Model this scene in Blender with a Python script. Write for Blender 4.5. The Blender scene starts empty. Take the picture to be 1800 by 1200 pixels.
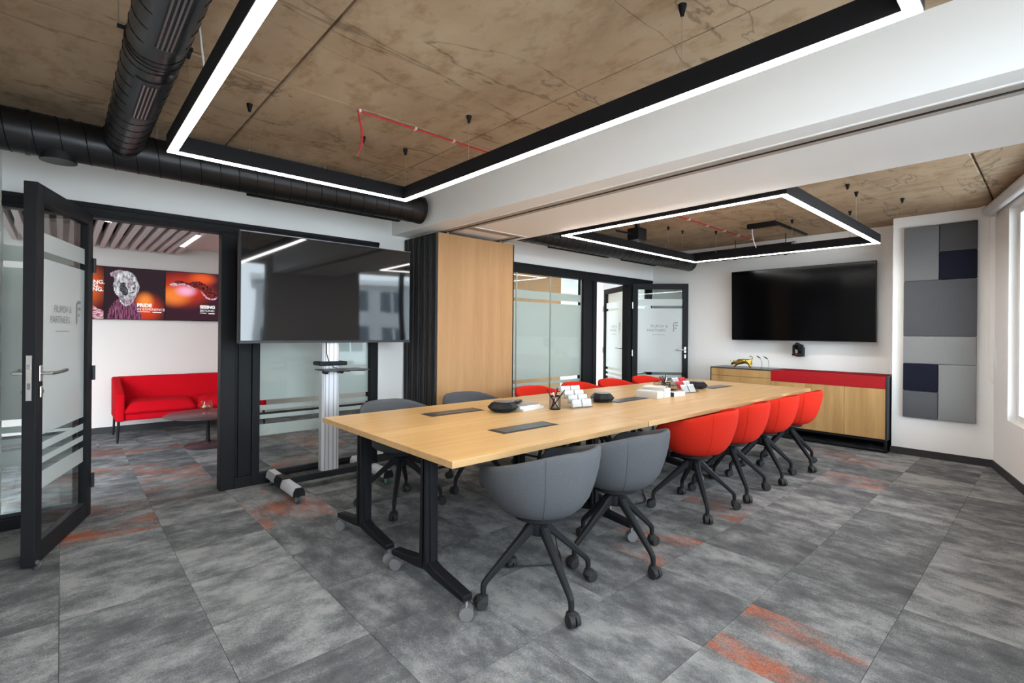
import bpy, math, random
from mathutils import Vector, Matrix
random.seed(7)
D = bpy.data
scene = bpy.context.scene
COL = scene.collection
PI = math.pi
R = math.radians

# ------------------------------------------------------------------ camera
YAW, ROLL, FPX, CY, CAMH = 0.8346, 0.0091, 873.7, 583.7, 1.31
fw = Vector((math.cos(YAW), math.sin(YAW), 0))
rt = Vector((math.sin(YAW), -math.cos(YAW), 0))
up = Vector((0, 0, 1))
r2 = rt * math.cos(ROLL) + up * math.sin(ROLL)
u2 = up * math.cos(ROLL) - rt * math.sin(ROLL)
cd = D.cameras.new('camera')
cam = D.objects.new('camera', cd)
COL.objects.link(cam)
m = Matrix((r2, u2, -fw)).transposed().to_4x4()
m.translation = (0, 0, CAMH)
cam.matrix_world = m
cd.sensor_width = 36
cd.lens = FPX / 1800 * 36
cd.shift_y = (CY - 600) / 1800
cd.clip_start = 0.02
cd.clip_end = 500
scene.camera = cam

# ------------------------------------------------------------------ world, exposure
SKY = 8.8
LED = 25.0
w = D.worlds.new('World')
scene.world = w
w.use_nodes = True
bg = w.node_tree.nodes['Background']
bg.inputs[0].default_value = (0.80, 0.91, 1.0, 1)
bg.inputs[1].default_value = SKY
scene.view_settings.view_transform = 'Standard'
scene.view_settings.look = 'None'
scene.view_settings.gamma = 1
scene.view_settings.use_curve_mapping = False
scene.view_settings.exposure = 1.0
scene.cycles.max_bounces = 8
scene.cycles.diffuse_bounces = 5
scene.cycles.transparent_max_bounces = 16
scene.cycles.sample_clamp_indirect = 6
scene.cycles.caustics_reflective = False
scene.cycles.caustics_refractive = False

# window wall frame: s runs from the far corner back towards the camera side
WA = Vector((6.929, 0.449, 0))
WD = Vector((-0.9678, -0.2519, 0))
WN = Vector((-0.2519, 0.9678, 0))          # into the room
def wpt(s, n, z):
    return WA + WD * s + WN * n + Vector((0, 0, z))
WINS = [(0.50, 3.08, 0.54, 2.49), (4.55, 7.15, 0.54, 2.49)]
for i, (a, b, z0, z1) in enumerate(WINS):   # portals guide the daylight sampling through the openings
    l = D.lights.new('daylight_portal', 'AREA')
    l.shape = 'RECTANGLE'
    l.size = b - a
    l.size_y = z1 - z0
    l.cycles.is_portal = True
    o = D.objects.new('daylight_portal', l)
    COL.objects.link(o)
    mm = Matrix((WD, Vector((0, 0, 1)), WD.cross(Vector((0, 0, 1))))).transposed().to_4x4()
    zax = WD.cross(Vector((0, 0, 1)))
    if (-zax).dot(WN) < 0:
        mm = Matrix((-WD, Vector((0, 0, 1)), (-WD).cross(Vector((0, 0, 1))))).transposed().to_4x4()
    mm.translation = wpt((a + b) / 2, -0.16, (z0 + z1) / 2)
    o.matrix_world = mm

# ------------------------------------------------------------------ materials
MAT = {}
def nmat(name):
    mt = D.materials.new(name)
    mt.use_nodes = True
    MAT[name] = mt
    nt = mt.node_tree
    return mt, nt, nt.nodes['Principled BSDF'], nt.nodes['Material Output']
def N(nt, t, **kw):
    n = nt.nodes.new(t)
    for k, v in kw.items():
        setattr(n, k, v)
    return n
def pm(name, col, rough=0.5, metal=0.0, spec=0.5, bump=0, bscale=200, var=0):
    mt, nt, b, out = nmat(name)
    b.inputs['Base Color'].default_value = (*col, 1)
    b.inputs['Roughness'].default_value = rough
    b.inputs['Metallic'].default_value = metal
    b.inputs['Specular IOR Level'].default_value = spec
    if bump or var:
        tc = N(nt, 'ShaderNodeTexCoord')
        nz = N(nt, 'ShaderNodeTexNoise')
        nz.inputs['Scale'].default_value = bscale
        nz.inputs['Detail'].default_value = 3
        nt.links.new(tc.outputs['Object'], nz.inputs['Vector'])
        if bump:
            bp = N(nt, 'ShaderNodeBump')
            bp.inputs['Strength'].default_value = bump
            bp.inputs['Distance'].default_value = 0.004
            nt.links.new(nz.outputs['Fac'], bp.inputs['Height'])
            nt.links.new(bp.outputs['Normal'], b.inputs['Normal'])
        if var:
            rp = N(nt, 'ShaderNodeMapRange')
            rp.inputs[1].default_value = 0.3
            rp.inputs[2].default_value = 0.7
            rp.inputs[3].default_value = 1 - var
            rp.inputs[4].default_value = 1 + var
            nt.links.new(nz.outputs['Fac'], rp.inputs[0])
            mx = N(nt, 'ShaderNodeMix', data_type='RGBA', blend_type='MULTIPLY')
            mx.inputs[0].default_value = 1
            mx.inputs[6].default_value = (*col, 1)
            nt.links.new(rp.outputs[0], mx.inputs[7])
            nt.links.new(mx.outputs[2], b.inputs['Base Color'])
    return mt
def em(name, col, s):
    mt, nt, b, out = nmat(name)
    e = N(nt, 'ShaderNodeEmission')
    e.inputs[0].default_value = (*col, 1)
    e.inputs[1].default_value = s
    nt.links.new(e.outputs[0], out.inputs[0])
    return mt
def ramp(nt, stops, interp='LINEAR'):
    c = N(nt, 'ShaderNodeValToRGB')
    c.color_ramp.interpolation = interp
    e = c.color_ramp.elements
    while len(e) < len(stops):
        e.new(0.5)
    for k, (p, col) in enumerate(stops):
        e[k].position = p
        e[k].color = (*col, 1) if len(col) == 3 else col
    return c
def wood(name, c1, c2, axis, rough=0.42, spec=0.4, fine=90, fig=1.0):
    """oak veneer: long soft figure plus fine pores along one axis"""
    mt, nt, b, out = nmat(name)
    tc = N(nt, 'ShaderNodeTexCoord')
    mp = N(nt, 'ShaderNodeMapping')
    sc = [9.0, 9.0, 9.0]
    sc[axis] = 0.55
    mp.inputs['Scale'].default_value = sc
    nt.links.new(tc.outputs['Object'], mp.inputs[0])
    n1 = N(nt, 'ShaderNodeTexNoise')
    n1.inputs['Scale'].default_value = 1.3
    n1.inputs['Detail'].default_value = 5
    n1.inputs['Distortion'].default_value = 0.6
    nt.links.new(mp.outputs[0], n1.inputs['Vector'])
    mp2 = N(nt, 'ShaderNodeMapping')
    sc = [fine, fine, fine]
    sc[axis] = 3.0
    mp2.inputs['Scale'].default_value = sc
    nt.links.new(tc.outputs['Object'], mp2.inputs[0])
    n2 = N(nt, 'ShaderNodeTexNoise')
    n2.inputs['Scale'].default_value = 2.0
    n2.inputs['Detail'].default_value = 2
    nt.links.new(mp2.outputs[0], n2.inputs['Vector'])
    ad = N(nt, 'ShaderNodeMath', operation='MULTIPLY_ADD')
    ad.inputs[1].default_value = 0.35
    nt.links.new(n2.outputs['Fac'], ad.inputs[0])
    sf = N(nt, 'ShaderNodeMath', operation='MULTIPLY_ADD')
    nt.links.new(n1.outputs['Fac'], sf.inputs[0])
    sf.inputs[1].default_value = fig
    sf.inputs[2].default_value = (1 - fig) * 0.5
    nt.links.new(sf.outputs[0], ad.inputs[2])
    rp = ramp(nt, [(0.42, c2), (0.85, c1)])
    nt.links.new(ad.outputs[0], rp.inputs[0])
    nt.links.new(rp.outputs[0], b.inputs['Base Color'])
    b.inputs['Roughness'].default_value = rough
    b.inputs['Specular IOR Level'].default_value = spec
    return mt
def schlick(nt, f0):
    lw = N(nt, 'ShaderNodeLayerWeight')
    lw.inputs[0].default_value = 0.5
    pw = N(nt, 'ShaderNodeMath', operation='POWER')
    nt.links.new(lw.outputs['Facing'], pw.inputs[0])
    pw.inputs[1].default_value = 4.0
    ma = N(nt, 'ShaderNodeMath', operation='MULTIPLY_ADD')
    nt.links.new(pw.outputs[0], ma.inputs[0])
    ma.inputs[1].default_value = 1 - f0
    ma.inputs[2].default_value = f0
    return ma.outputs[0]
def glassmat(name, tint, rough=0.0, ior=1.45):
    mt, nt, b, out = nmat(name)
    t = N(nt, 'ShaderNodeBsdfTransparent')
    t.inputs[0].default_value = (*tint, 1)
    g = N(nt, 'ShaderNodeBsdfGlossy')
    g.inputs['Roughness'].default_value = rough
    f = schlick(nt, ((ior - 1) / (ior + 1)) ** 2)
    mx = N(nt, 'ShaderNodeMixShader')
    nt.links.new(f, mx.inputs[0])
    nt.links.new(t.outputs[0], mx.inputs[1])
    nt.links.new(g.outputs[0], mx.inputs[2])
    nt.links.new(mx.outputs[0], out.inputs[0])
    return mt
def frostmat(name, col):
    mt, nt, b, out = nmat(name)
    d = N(nt, 'ShaderNodeBsdfDiffuse')
    d.inputs[0].default_value = (*col, 1)
    t = N(nt, 'ShaderNodeBsdfTranslucent')
    t.inputs[0].default_value = (*col, 1)
    mx = N(nt, 'ShaderNodeMixShader')
    mx.inputs[0].default_value = 0.4
    nt.links.new(d.outputs[0], mx.inputs[1])
    nt.links.new(t.outputs[0], mx.inputs[2])
    g = N(nt, 'ShaderNodeBsdfGlossy')
    g.inputs['Roughness'].default_value = 0.12
    f = schlick(nt, 0.02)
    m2 = N(nt, 'ShaderNodeMixShader')
    nt.links.new(f, m2.inputs[0])
    nt.links.new(mx.outputs[0], m2.inputs[1])
    nt.links.new(g.outputs[0], m2.inputs[2])
    nt.links.new(m2.outputs[0], out.inputs[0])
    return mt

pm('white_wall', (0.87, 0.87, 0.865), 0.75, spec=0.25, bump=0.05, bscale=90)
pm('white_beam', (0.87, 0.87, 0.865), 0.7, spec=0.25)
pm('warm_wall', (0.70, 0.64, 0.60), 0.75, spec=0.25)
pm('graphite', (0.015, 0.016, 0.018), 0.5, spec=0.1)
pm('graphite_edge', (0.035, 0.037, 0.042), 0.45, 0.2, spec=0.2)
pm('black_metal', (0.010, 0.010, 0.012), 0.48, spec=0.12)
pm('black_plastic', (0.013, 0.014, 0.016), 0.48, spec=0.15)
pm('chair_black', (0.015, 0.016, 0.018), 0.5, spec=0.15)
pm('duct_black', (0.040, 0.040, 0.043), 0.34, 0.75, spec=0.25)
pm('duct_dark', (0.006, 0.006, 0.007), 0.6, 0.0, spec=0.1)
pm('rubber', (0.012, 0.012, 0.013), 0.7)
pm('chrome', (0.36, 0.36, 0.37), 0.28, 0.7)
pm('steel', (0.58, 0.57, 0.55), 0.32, 1.0)
pm('aluminium', (0.68, 0.69, 0.72), 0.4, 0.5)
pm('aluminium_dark', (0.22, 0.22, 0.24), 0.4, 0.8)
pm('grey_fabric', (0.085, 0.088, 0.096), 0.95, spec=0.1, bump=0.5, bscale=420, var=0.22)
pm('red_fabric', (0.53, 0.022, 0.010), 0.9, spec=0.12, bump=0.35, bscale=420, var=0.08)
pm('sofa_fabric', (0.50, 0.003, 0.010), 0.92, spec=0.1, bump=0.3, bscale=420, var=0.08)
pm('red_lacquer', (0.36, 0.002, 0.008), 0.4)
pm('red_cable', (0.55, 0.01, 0.02), 0.5)
pm('white_plastic', (0.80, 0.80, 0.79), 0.5)
pm('paper', (0.58, 0.58, 0.57), 0.7)
pm('card_paper', (0.55, 0.52, 0.47), 0.7)
pm('cover_print', (0.22, 0.20, 0.195), 0.35, var=0.6, bscale=14)
pm('tray_dark', (0.035, 0.037, 0.04), 0.3)
pm('screen_black', (0.004, 0.004, 0.005), 0.04, spec=0.55)
pm('screen_matte', (0.0015, 0.0015, 0.002), 0.12, spec=0.12)
pm('baseboard', (0.028, 0.028, 0.030), 0.8, var=0.25, bscale=60)
pm('gold', (0.60, 0.40, 0.10), 0.22, 1.0, bump=0.5, bscale=60)
pm('table_brown', (0.06, 0.035, 0.038), 0.35)
pm('baffle', (0.62, 0.54, 0.52), 0.7)
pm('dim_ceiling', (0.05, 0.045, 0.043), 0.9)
pm('panel_mid', (0.175, 0.178, 0.185), 0.95, spec=0.08, bump=0.5, bscale=300, var=0.12)
pm('panel_dark', (0.085, 0.086, 0.092), 0.95, spec=0.08, bump=0.5, bscale=300, var=0.12)
pm('panel_light', (0.26, 0.265, 0.27), 0.95, spec=0.08, bump=0.5, bscale=300, var=0.1)
pm('panel_navy', (0.014, 0.016, 0.028), 0.95, spec=0.08, bump=0.5, bscale=300)
pm('panel_steel', (0.10, 0.104, 0.115), 0.95, spec=0.08, bump=0.5, bscale=300, var=0.12)
pm('blade_metal', (0.22, 0.22, 0.23), 0.3, 0.7)
pm('socket_metal', (0.17, 0.195, 0.22), 0.4, 0.3)
pm('blind_white', (0.62, 0.62, 0.63), 0.35)
pm('caster_blue', (0.02, 0.06, 0.10), 0.45)
pm('caster_green', (0.28, 0.45, 0.16), 0.5)
pm('logo_glass', (0.20, 0.22, 0.23), 0.3)
pm('facade', (0.45, 0.46, 0.47), 0.8)
pm('facade_glass', (0.06, 0.08, 0.10), 0.1)
pm('street', (0.45, 0.45, 0.44), 0.9)
pm('soffit_trim', (0.42, 0.37, 0.33), 0.6)
wood('oak_table', (0.58, 0.365, 0.155), (0.44, 0.25, 0.09), 0, rough=0.33, spec=0.45)
wood('oak_edge', (0.46, 0.285, 0.13), (0.36, 0.21, 0.085), 0, rough=0.5)
wood('oak_panel', (0.46, 0.27, 0.13), (0.34, 0.185, 0.08), 2, rough=0.5, spec=0.2, fine=70, fig=0.55)
wood('oak_door', (0.50, 0.31, 0.13), (0.34, 0.19, 0.07), 2, rough=0.5, spec=0.25, fine=60)
glassmat('clear_glass', (0.90, 0.94, 0.93))
glassmat('window_glass', (0.98, 0.99, 0.99), ior=1.3)
glassmat('acrylic', (0.93, 0.94, 0.95), 0.05)
frostmat('frost_film', (0.80, 0.84, 0.84))
em('led_light', (1.0, 0.965, 0.92), LED)
em('led_room', (1.0, 0.93, 0.86), 8.5)
em('white_print', (1, 1, 1), 0.5)

def carpet():
    mt, nt, b, out = nmat('carpet')
    L = nt.links
    tc = N(nt, 'ShaderNodeTexCoord')
    oi = N(nt, 'ShaderNodeObjectInfo')
    off = N(nt, 'ShaderNodeVectorMath', operation='SCALE')
    off.inputs[0].default_value = (37, 53, 19)
    L.new(oi.outputs['Random'], off.inputs['Scale'])
    ad = N(nt, 'ShaderNodeVectorMath', operation='ADD')
    L.new(tc.outputs['Object'], ad.inputs[0])
    L.new(off.outputs[0], ad.inputs[1])
    def noise(scale, sx, sy, det, rough=0.6, dist=0.0):
        mp = N(nt, 'ShaderNodeMapping')
        mp.inputs['Scale'].default_value = (sx, sy, 1)
        L.new(ad.outputs[0], mp.inputs[0])
        nz = N(nt, 'ShaderNodeTexNoise')
        nz.inputs['Scale'].default_value = scale
        nz.inputs['Detail'].default_value = det
        nz.inputs['Roughness'].default_value = rough
        nz.inputs['Distortion'].default_value = dist
        L.new(mp.outputs[0], nz.inputs['Vector'])
        return nz.outputs['Fac']
    def math_(op, a, bb, c=None):
        n = N(nt, 'ShaderNodeMath', operation=op)
        for k, v in enumerate((a, bb, c)):
            if v is None:
                continue
            if isinstance(v, (int, float)):
                n.inputs[k].default_value = v
            else:
                L.new(v, n.inputs[k])
        return n.outputs[0]
    cloud = noise(4.2, 0.9, 1.35, 11, 0.68, 0.0)
    speck = noise(190, 1, 1, 3, 0.75)
    rib = noise(90, 1.0, 1.0, 2)
    v = math_('MULTIPLY_ADD', speck, 0.50, cloud)
    v = math_('MULTIPLY_ADD', rib, 0.10, v)
    v = math_('MULTIPLY_ADD', oi.outputs['Random'], 0.13, v)
    rp = ramp(nt, [(0.62, (0.068, 0.071, 0.075)), (0.80, (0.115, 0.119, 0.123)), (0.90, (0.190, 0.195, 0.198)), (1.0, (0.28, 0.284, 0.282))])
    L.new(v, rp.inputs[0])
    at = N(nt, 'ShaderNodeAttribute', attribute_type='OBJECT', attribute_name='orange')
    oz = noise(3.4, 0.55, 1.5, 8, 0.68, 0.0)
    om = math_('MULTIPLY_ADD', speck, 0.30, oz)
    mr = N(nt, 'ShaderNodeMapRange')
    L.new(om, mr.inputs[0])
    mr.inputs[1].default_value = 0.655
    mr.inputs[2].default_value = 0.85
    msk = math_('MULTIPLY', mr.outputs[0], at.outputs['Fac'])
    mx = N(nt, 'ShaderNodeMix', data_type='RGBA')
    L.new(msk, mx.inputs[0])
    L.new(rp.outputs[0], mx.inputs[6])
    orp = ramp(nt, [(0.35, (0.16, 0.06, 0.035)), (0.62, (0.55, 0.125, 0.035))])
    L.new(speck, orp.inputs[0])
    L.new(orp.outputs[0], mx.inputs[7])
    L.new(mx.outputs[2], b.inputs['Base Color'])
    b.inputs['Roughness'].default_value = 0.97
    b.inputs['Specular IOR Level'].default_value = 0.08
    bp = N(nt, 'ShaderNodeBump')
    bp.inputs['Strength'].default_value = 0.6
    bp.inputs['Distance'].default_value = 0.004
    L.new(speck, bp.inputs['Height'])
    L.new(bp.outputs[0], b.inputs['Normal'])
carpet()

def concrete():
    mt, nt, b, out = nmat('concrete')
    L = nt.links
    tc = N(nt, 'ShaderNodeTexCoord')
    def noise(scale, sv, det, rough=0.6, dist=0.0):
        mp = N(nt, 'ShaderNodeMapping')
        mp.inputs['Scale'].default_value = sv
        L.new(tc.outputs['Object'], mp.inputs[0])
        nz = N(nt, 'ShaderNodeTexNoise')
        nz.inputs['Scale'].default_value = scale
        nz.inputs['Detail'].default_value = det
        nz.inputs['Roughness'].default_value = rough
        nz.inputs['Distortion'].default_value = dist
        L.new(mp.outputs[0], nz.inputs['Vector'])
        return nz.outputs['Fac']
    base = noise(1.6, (1, 0.8, 1), 8, 0.62, 0.4)
    rp = ramp(nt, [(0.28, (0.285, 0.195, 0.125)), (0.46, (0.40, 0.285, 0.185)), (0.60, (0.45, 0.335, 0.225)), (0.78, (0.48, 0.39, 0.285))])
    L.new(base, rp.inputs[0])
    # wavy dark tide lines left by the pour
    ln = noise(1.15, (0.5, 2.0, 1), 5, 0.55, 0.5)
    sb = N(nt, 'ShaderNodeMath', operation='SUBTRACT')
    L.new(ln, sb.inputs[0])
    sb.inputs[1].default_value = 0.56
    ab = N(nt, 'ShaderNodeMath', operation='ABSOLUTE')
    L.new(sb.outputs[0], ab.inputs[0])
    mr = N(nt, 'ShaderNodeMapRange')
    L.new(ab.outputs[0], mr.inputs[0])
    mr.inputs[1].default_value = 0.0
    mr.inputs[2].default_value = 0.010
    mr.inputs[3].default_value = 0.55
    mr.inputs[4].default_value = 1.0
    mx = N(nt, 'ShaderNodeMix', data_type='RGBA', blend_type='MULTIPLY')
    mx.inputs[0].default_value = 1
    L.new(rp.outputs[0], mx.inputs[6])
    L.new(mr.outputs[0], mx.inputs[7])
    # rust-brown stain patches and small pits
    st = noise(9, (1, 0.6, 1), 6, 0.7)
    sr = ramp(nt, [(0.34, (0.70, 0.62, 0.53)), (0.50, (1, 1, 1))])
    L.new(st, sr.inputs[0])
    m2 = N(nt, 'ShaderNodeMix', data_type='RGBA', blend_type='MULTIPLY')
    m2.inputs[0].default_value = 0.8
    L.new(mx.outputs[2], m2.inputs[6])
    L.new(sr.outputs[0], m2.inputs[7])
    L.new(m2.outputs[2], b.inputs['Base Color'])
    b.inputs['Roughness'].default_value = 0.85
    b.inputs['Specular IOR Level'].default_value = 0.2
    bp = N(nt, 'ShaderNodeBump')
    bp.inputs['Strength'].default_value = 0.25
    bp.inputs['Distance'].default_value = 0.01
    L.new(st, bp.inputs['Height'])
    L.new(bp.outputs[0], b.inputs['Normal'])
concrete()

# ------------------------------------------------------------------ mesh builder
class MB:
    def __init__(s, M=None):
        s.v, s.f, s.M = [], [], M
    def add(s, vs, fs):
        o = len(s.v)
        if s.M is not None:
            vs = [s.M @ Vector(p) for p in vs]
        s.v += [tuple(p) for p in vs]
        s.f += [tuple(i + o for i in f) for f in fs]
        return s
    def box(s, x0, x1, y0, y1, z0, z1):
        return s.add([(x0,y0,z0),(x1,y0,z0),(x1,y1,z0),(x0,y1,z0),(x0,y0,z1),(x1,y0,z1),(x1,y1,z1),(x0,y1,z1)],
                     [(0,3,2,1),(4,5,6,7),(0,1,5,4),(1,2,6,5),(2,3,7,6),(3,0,4,7)])
    def quad(s, a, b, c, d):
        return s.add([a, b, c, d], [(0, 1, 2, 3)])
    def prism(s, poly, z0, z1, axes='xyz'):
        """poly in the first two axes, extruded along the third"""
        n = len(poly)
        def put(a, b, c):
            d = {axes[0]: a, axes[1]: b, axes[2]: c}
            return (d['x'], d['y'], d['z'])
        vs = [put(a, b, z0) for a, b in poly] + [put(a, b, z1) for a, b in poly]
        fs = [tuple(range(n))[::-1], tuple(range(n, 2 * n))] + [(i, (i + 1) % n, n + (i + 1) % n, n + i) for i in range(n)]
        return s.add(vs, fs)
    def cyl(s, p0, p1, r0, r1=None, n=16, caps=True):
        r1 = r0 if r1 is None else r1
        p0, p1 = Vector(p0), Vector(p1)
        d = (p1 - p0).normalized()
        a = d.orthogonal().normalized()
        b = d.cross(a)
        vs = []
        for p, r in ((p0, r0), (p1, r1)):
            for k in range(n):
                t = 2 * PI * k / n
                vs.append(p + a * (r * math.cos(t)) + b * (r * math.sin(t)))
        fs = [(k, (k + 1) % n, n + (k + 1) % n, n + k) for k in range(n)]
        if caps:
            fs += [tuple(range(n))[::-1], tuple(range(n, 2 * n))]
        return s.add(vs, fs)
    def tube(s, pts, r, n=8):
        pts = [Vector(p) for p in pts]
        vs, fs = [], []
        a = None
        for i, p in enumerate(pts):
            d = (pts[min(i + 1, len(pts) - 1)] - pts[max(i - 1, 0)]).normalized()
            if a is None:
                a = d.orthogonal().normalized()
            else:
                a = (a - d * a.dot(d)).normalized()
            b = d.cross(a)
            rr = r[i] if isinstance(r, (list, tuple)) else r
            for k in range(n):
                t = 2 * PI * k / n
                vs.append(p + a * (rr * math.cos(t)) + b * (rr * math.sin(t)))
        for i in range(len(pts) - 1):
            for k in range(n):
                fs.append((i * n + k, i * n + (k + 1) % n, (i + 1) * n + (k + 1) % n, (i + 1) * n + k))
        fs += [tuple(range(n))[::-1], tuple(range((len(pts) - 1) * n, len(pts) * n))]
        return s.add(vs, fs)
    def lathe(s, prof, c=(0, 0, 0), n=24):
        vs, fs = [], []
        for r, z in prof:
            for k in range(n):
                t = 2 * PI * k / n
                vs.append((c[0] + r * math.cos(t), c[1] + r * math.sin(t), c[2] + z))
        for i in range(len(prof) - 1):
            for k in range(n):
                fs.append((i * n + k, i * n + (k + 1) % n, (i + 1) * n + (k + 1) % n, (i + 1) * n + k))
        fs += [tuple(range(n))[::-1], tuple(range((len(prof) - 1) * n, len(prof) * n))]
        return s.add(vs, fs)
    def bar(s, p0, p1, w0, h0, w1=None, h1=None, side=None):
        """tapered rectangular bar; w along 'side', h across"""
        w1 = w0 if w1 is None else w1
        h1 = h0 if h1 is None else h1
        p0, p1 = Vector(p0), Vector(p1)
        d = (p1 - p0).normalized()
        a = Vector(side) if side else d.cross(Vector((0, 0, 1)))
        a = (a - d * a.dot(d)).normalized()
        b = d.cross(a)
        vs = []
        for p, ww, hh in ((p0, w0, h0), (p1, w1, h1)):
            for sa, sb_ in ((-1, -1), (1, -1), (1, 1), (-1, 1)):
                vs.append(p + a * (sa * ww / 2) + b * (sb_ * hh / 2))
        return s.add(vs, [(0,3,2,1),(4,5,6,7),(0,1,5,4),(1,2,6,5),(2,3,7,6),(3,0,4,7)])
    def build(s, name, mat, parent=None, smooth=False, bevel=0, seg=2):
        me = D.meshes.new(name)
        me.from_pydata(s.v, [], s.f)
        me.materials.append(MAT[mat])
        if smooth:
            me.shade_smooth()
            if smooth != 'all':
                me.set_sharp_from_angle(angle=R(40))
        o = D.objects.new(name, me)
        COL.objects.link(o)
        if parent:
            o.parent = parent
        if bevel:
            md = o.modifiers.new('bevel', 'BEVEL')
            md.width = bevel
            md.segments = seg
            md.limit_method = 'ANGLE'
            md.angle_limit = R(40)
            if seg > 2:
                me.shade_smooth()
        return o
def tag(o, label, cat, group=None, kind='thing'):
    kind = kind or 'thing'
    o['label'] = label
    o['category'] = cat
    if group: o['group'] = group
    if kind: o['kind'] = kind
    return o
def thing(name, label, cat, loc=(0, 0, 0), rz=0, group=None, kind=None):
    o = D.objects.new(name, None)
    o.empty_display_size = 0.1
    COL.objects.link(o)
    o.location = loc
    o.rotation_euler = (0, 0, rz)
    return tag(o, label, cat, group, kind)
def struct(o, label, cat):
    return tag(o, label, cat, None, 'structure')
def copy_tree(o, parent=None):
    c = o.copy()
    COL.objects.link(c)
    c.parent = parent
    for ch in o.children:
        copy_tree(ch, c)
    return c
def text_mesh(body, size, align='LEFT', bold=0.0):
    cu = D.curves.new('lettering', 'FONT')
    cu.body = body
    cu.size = size
    cu.align_x = align
    cu.offset = bold
    ob = D.objects.new('lettering_tmp', cu)
    COL.objects.link(ob)
    dg = bpy.context.evaluated_depsgraph_get()
    me = D.meshes.new_from_object(ob.evaluated_get(dg))
    vs = [tuple(v.co) for v in me.vertices]
    fs = [tuple(p.vertices) for p in me.polygons]
    D.objects.remove(ob)
    D.curves.remove(cu)
    D.meshes.remove(me)
    return vs, fs

# ================================================================== the shell
ZC = 2.62          # concrete ceiling
YG = 4.58          # face of the glazed partition
XT = 7.32          # wall with the large screen
XL = -0.29         # wall beside the camera
# floor slab with carpet tiles laid on it
floor = MB().box(-3.2, 9.2, -1.9, 8.3, -0.12, -0.006).build('floor', 'baseboard')
struct(floor, 'grey carpet tile floor with orange accents across the meeting room', 'floor')
tile_me = None
def inside(x, y):
    if YG - 0.1 <= y < 8.0:
        return -1.5 < x < 3.9
    if y >= YG: return False
    s = (Vector((x, y, 0)) - WA).dot(WN)
    return XL - 0.2 < x < 7.3 and s > -0.25
def pix(p):
    v = Vector(p) - Vector((0, 0, CAMH))
    z = v.dot(fw)
    if z < 0.2: return None
    return 900 + FPX * v.dot(r2) / z, CY - FPX * v.dot(u2) / z
ORANGE = {(5,3):.95,(7,3):.9,(4,1):1.0,(3,1):.0,(10,2):.85,(12,3):.7,(12,2):.5,(2,7):.8,(2,8):.9,(0,8):1.0,(1,9):.8,(1,11):.9,(0,13):.7,
          (1,13):.9,(2,13):.8,(3,12):.9,(4,12):.8,(4,11):1.0,(2,9):.9,(5,12):.8,(0,9):.7,(1,10):.9,(-1,11):.9,(-1,10):.6,(3,10):.8,(0,11):.7,(2,11):.6,(3,13):.7,(4,9):.5,(6,11):.7,(5,10):.6,(2,15):.6,(4,14):.7}
nt_ = 0
for i in range(-3, 15):
    for j in range(-3, 16):
        cx, cy_ = i * 0.5 + 0.25, j * 0.5 + 0.25
        if not inside(cx, cy_): continue
        q = pix((cx, cy_, 0))
        if q is None or not (-330 < q[0] < 2150 and q[1] < 1420): continue
        if tile_me is None:
            o = MB().box(-.249, .249, -.249, .249, -.006, 0.0).build('carpet_tile', 'carpet', floor)
            tile_me = o.data
        else:
            o = D.objects.new('carpet_tile', tile_me)
            COL.objects.link(o)
            o.parent = floor
        o.location = (cx, cy_, 0)
        # tiles are laid with the streaks across the room on the door side, along it elsewhere
        quarter = 0 if (i < 2 or j >= 9) else 1
        o.rotation_euler = (0, 0, PI / 2 * quarter + PI * random.randint(0, 1))
        o['orange'] = float(ORANGE.get((i, j), 0.0))
        nt_ += 1

# concrete ceiling of cast slabs with open joints
ceil = MB().box(-1.0, 8.6, -2.4, 4.75, ZC + 0.03, ZC + 0.2).build('ceiling', 'concrete')
struct(ceil, 'exposed brown concrete slab ceiling over both halves of the room', 'ceiling')
XS = [-0.95, -0.35, 0.86, 2.07, 3.28, 4.49, 5.70, 6.91, 8.4]
YS = [-2.4, 0.44, 2.78, 4.74]
for a, b in zip(XS, XS[1:]):
    for c, d in zip(YS, YS[1:]):
        g = 0.006
        MB().box(a + g, b - g, c + g, d - g, ZC + random.uniform(0, 0.003), ZC + 0.031).build('slab', 'concrete', ceil, bevel=0.006, seg=1)

# partition wall above and between the glazing
wg = MB()
wg.box(XL - .2, XT + .1, YG, YG + .13, 2.19, ZC + .03)
wg.box(2.335, 4.0, YG, YG + .13, 0, 2.19)
wg.box(7.26, XT + .1, YG, YG + .13, 0, 2.19)
struct(wg.build('wall_partition', 'white_wall'), 'white plaster wall above and between the glazed partitions', 'wall')
struct(MB().box(XT, XT + .15, 1.26, YG + .13, 0, ZC + .03).build('wall_screen', 'white_wall'), 'white end wall carrying the wide wall-mounted screen', 'wall')
struct(MB().box(6.92, XT + .15, 0.3, 1.27, 0, ZC + .03).build('wall_pier', 'white_wall'), 'white projecting wall pier behind the grey acoustic panels', 'wall')
struct(MB().box(XL - .15, XL, -1.75, YG + .13, 0, ZC + .03).build('wall_side', 'white_wall'), 'white side wall next to the open glass door', 'wall')
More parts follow.
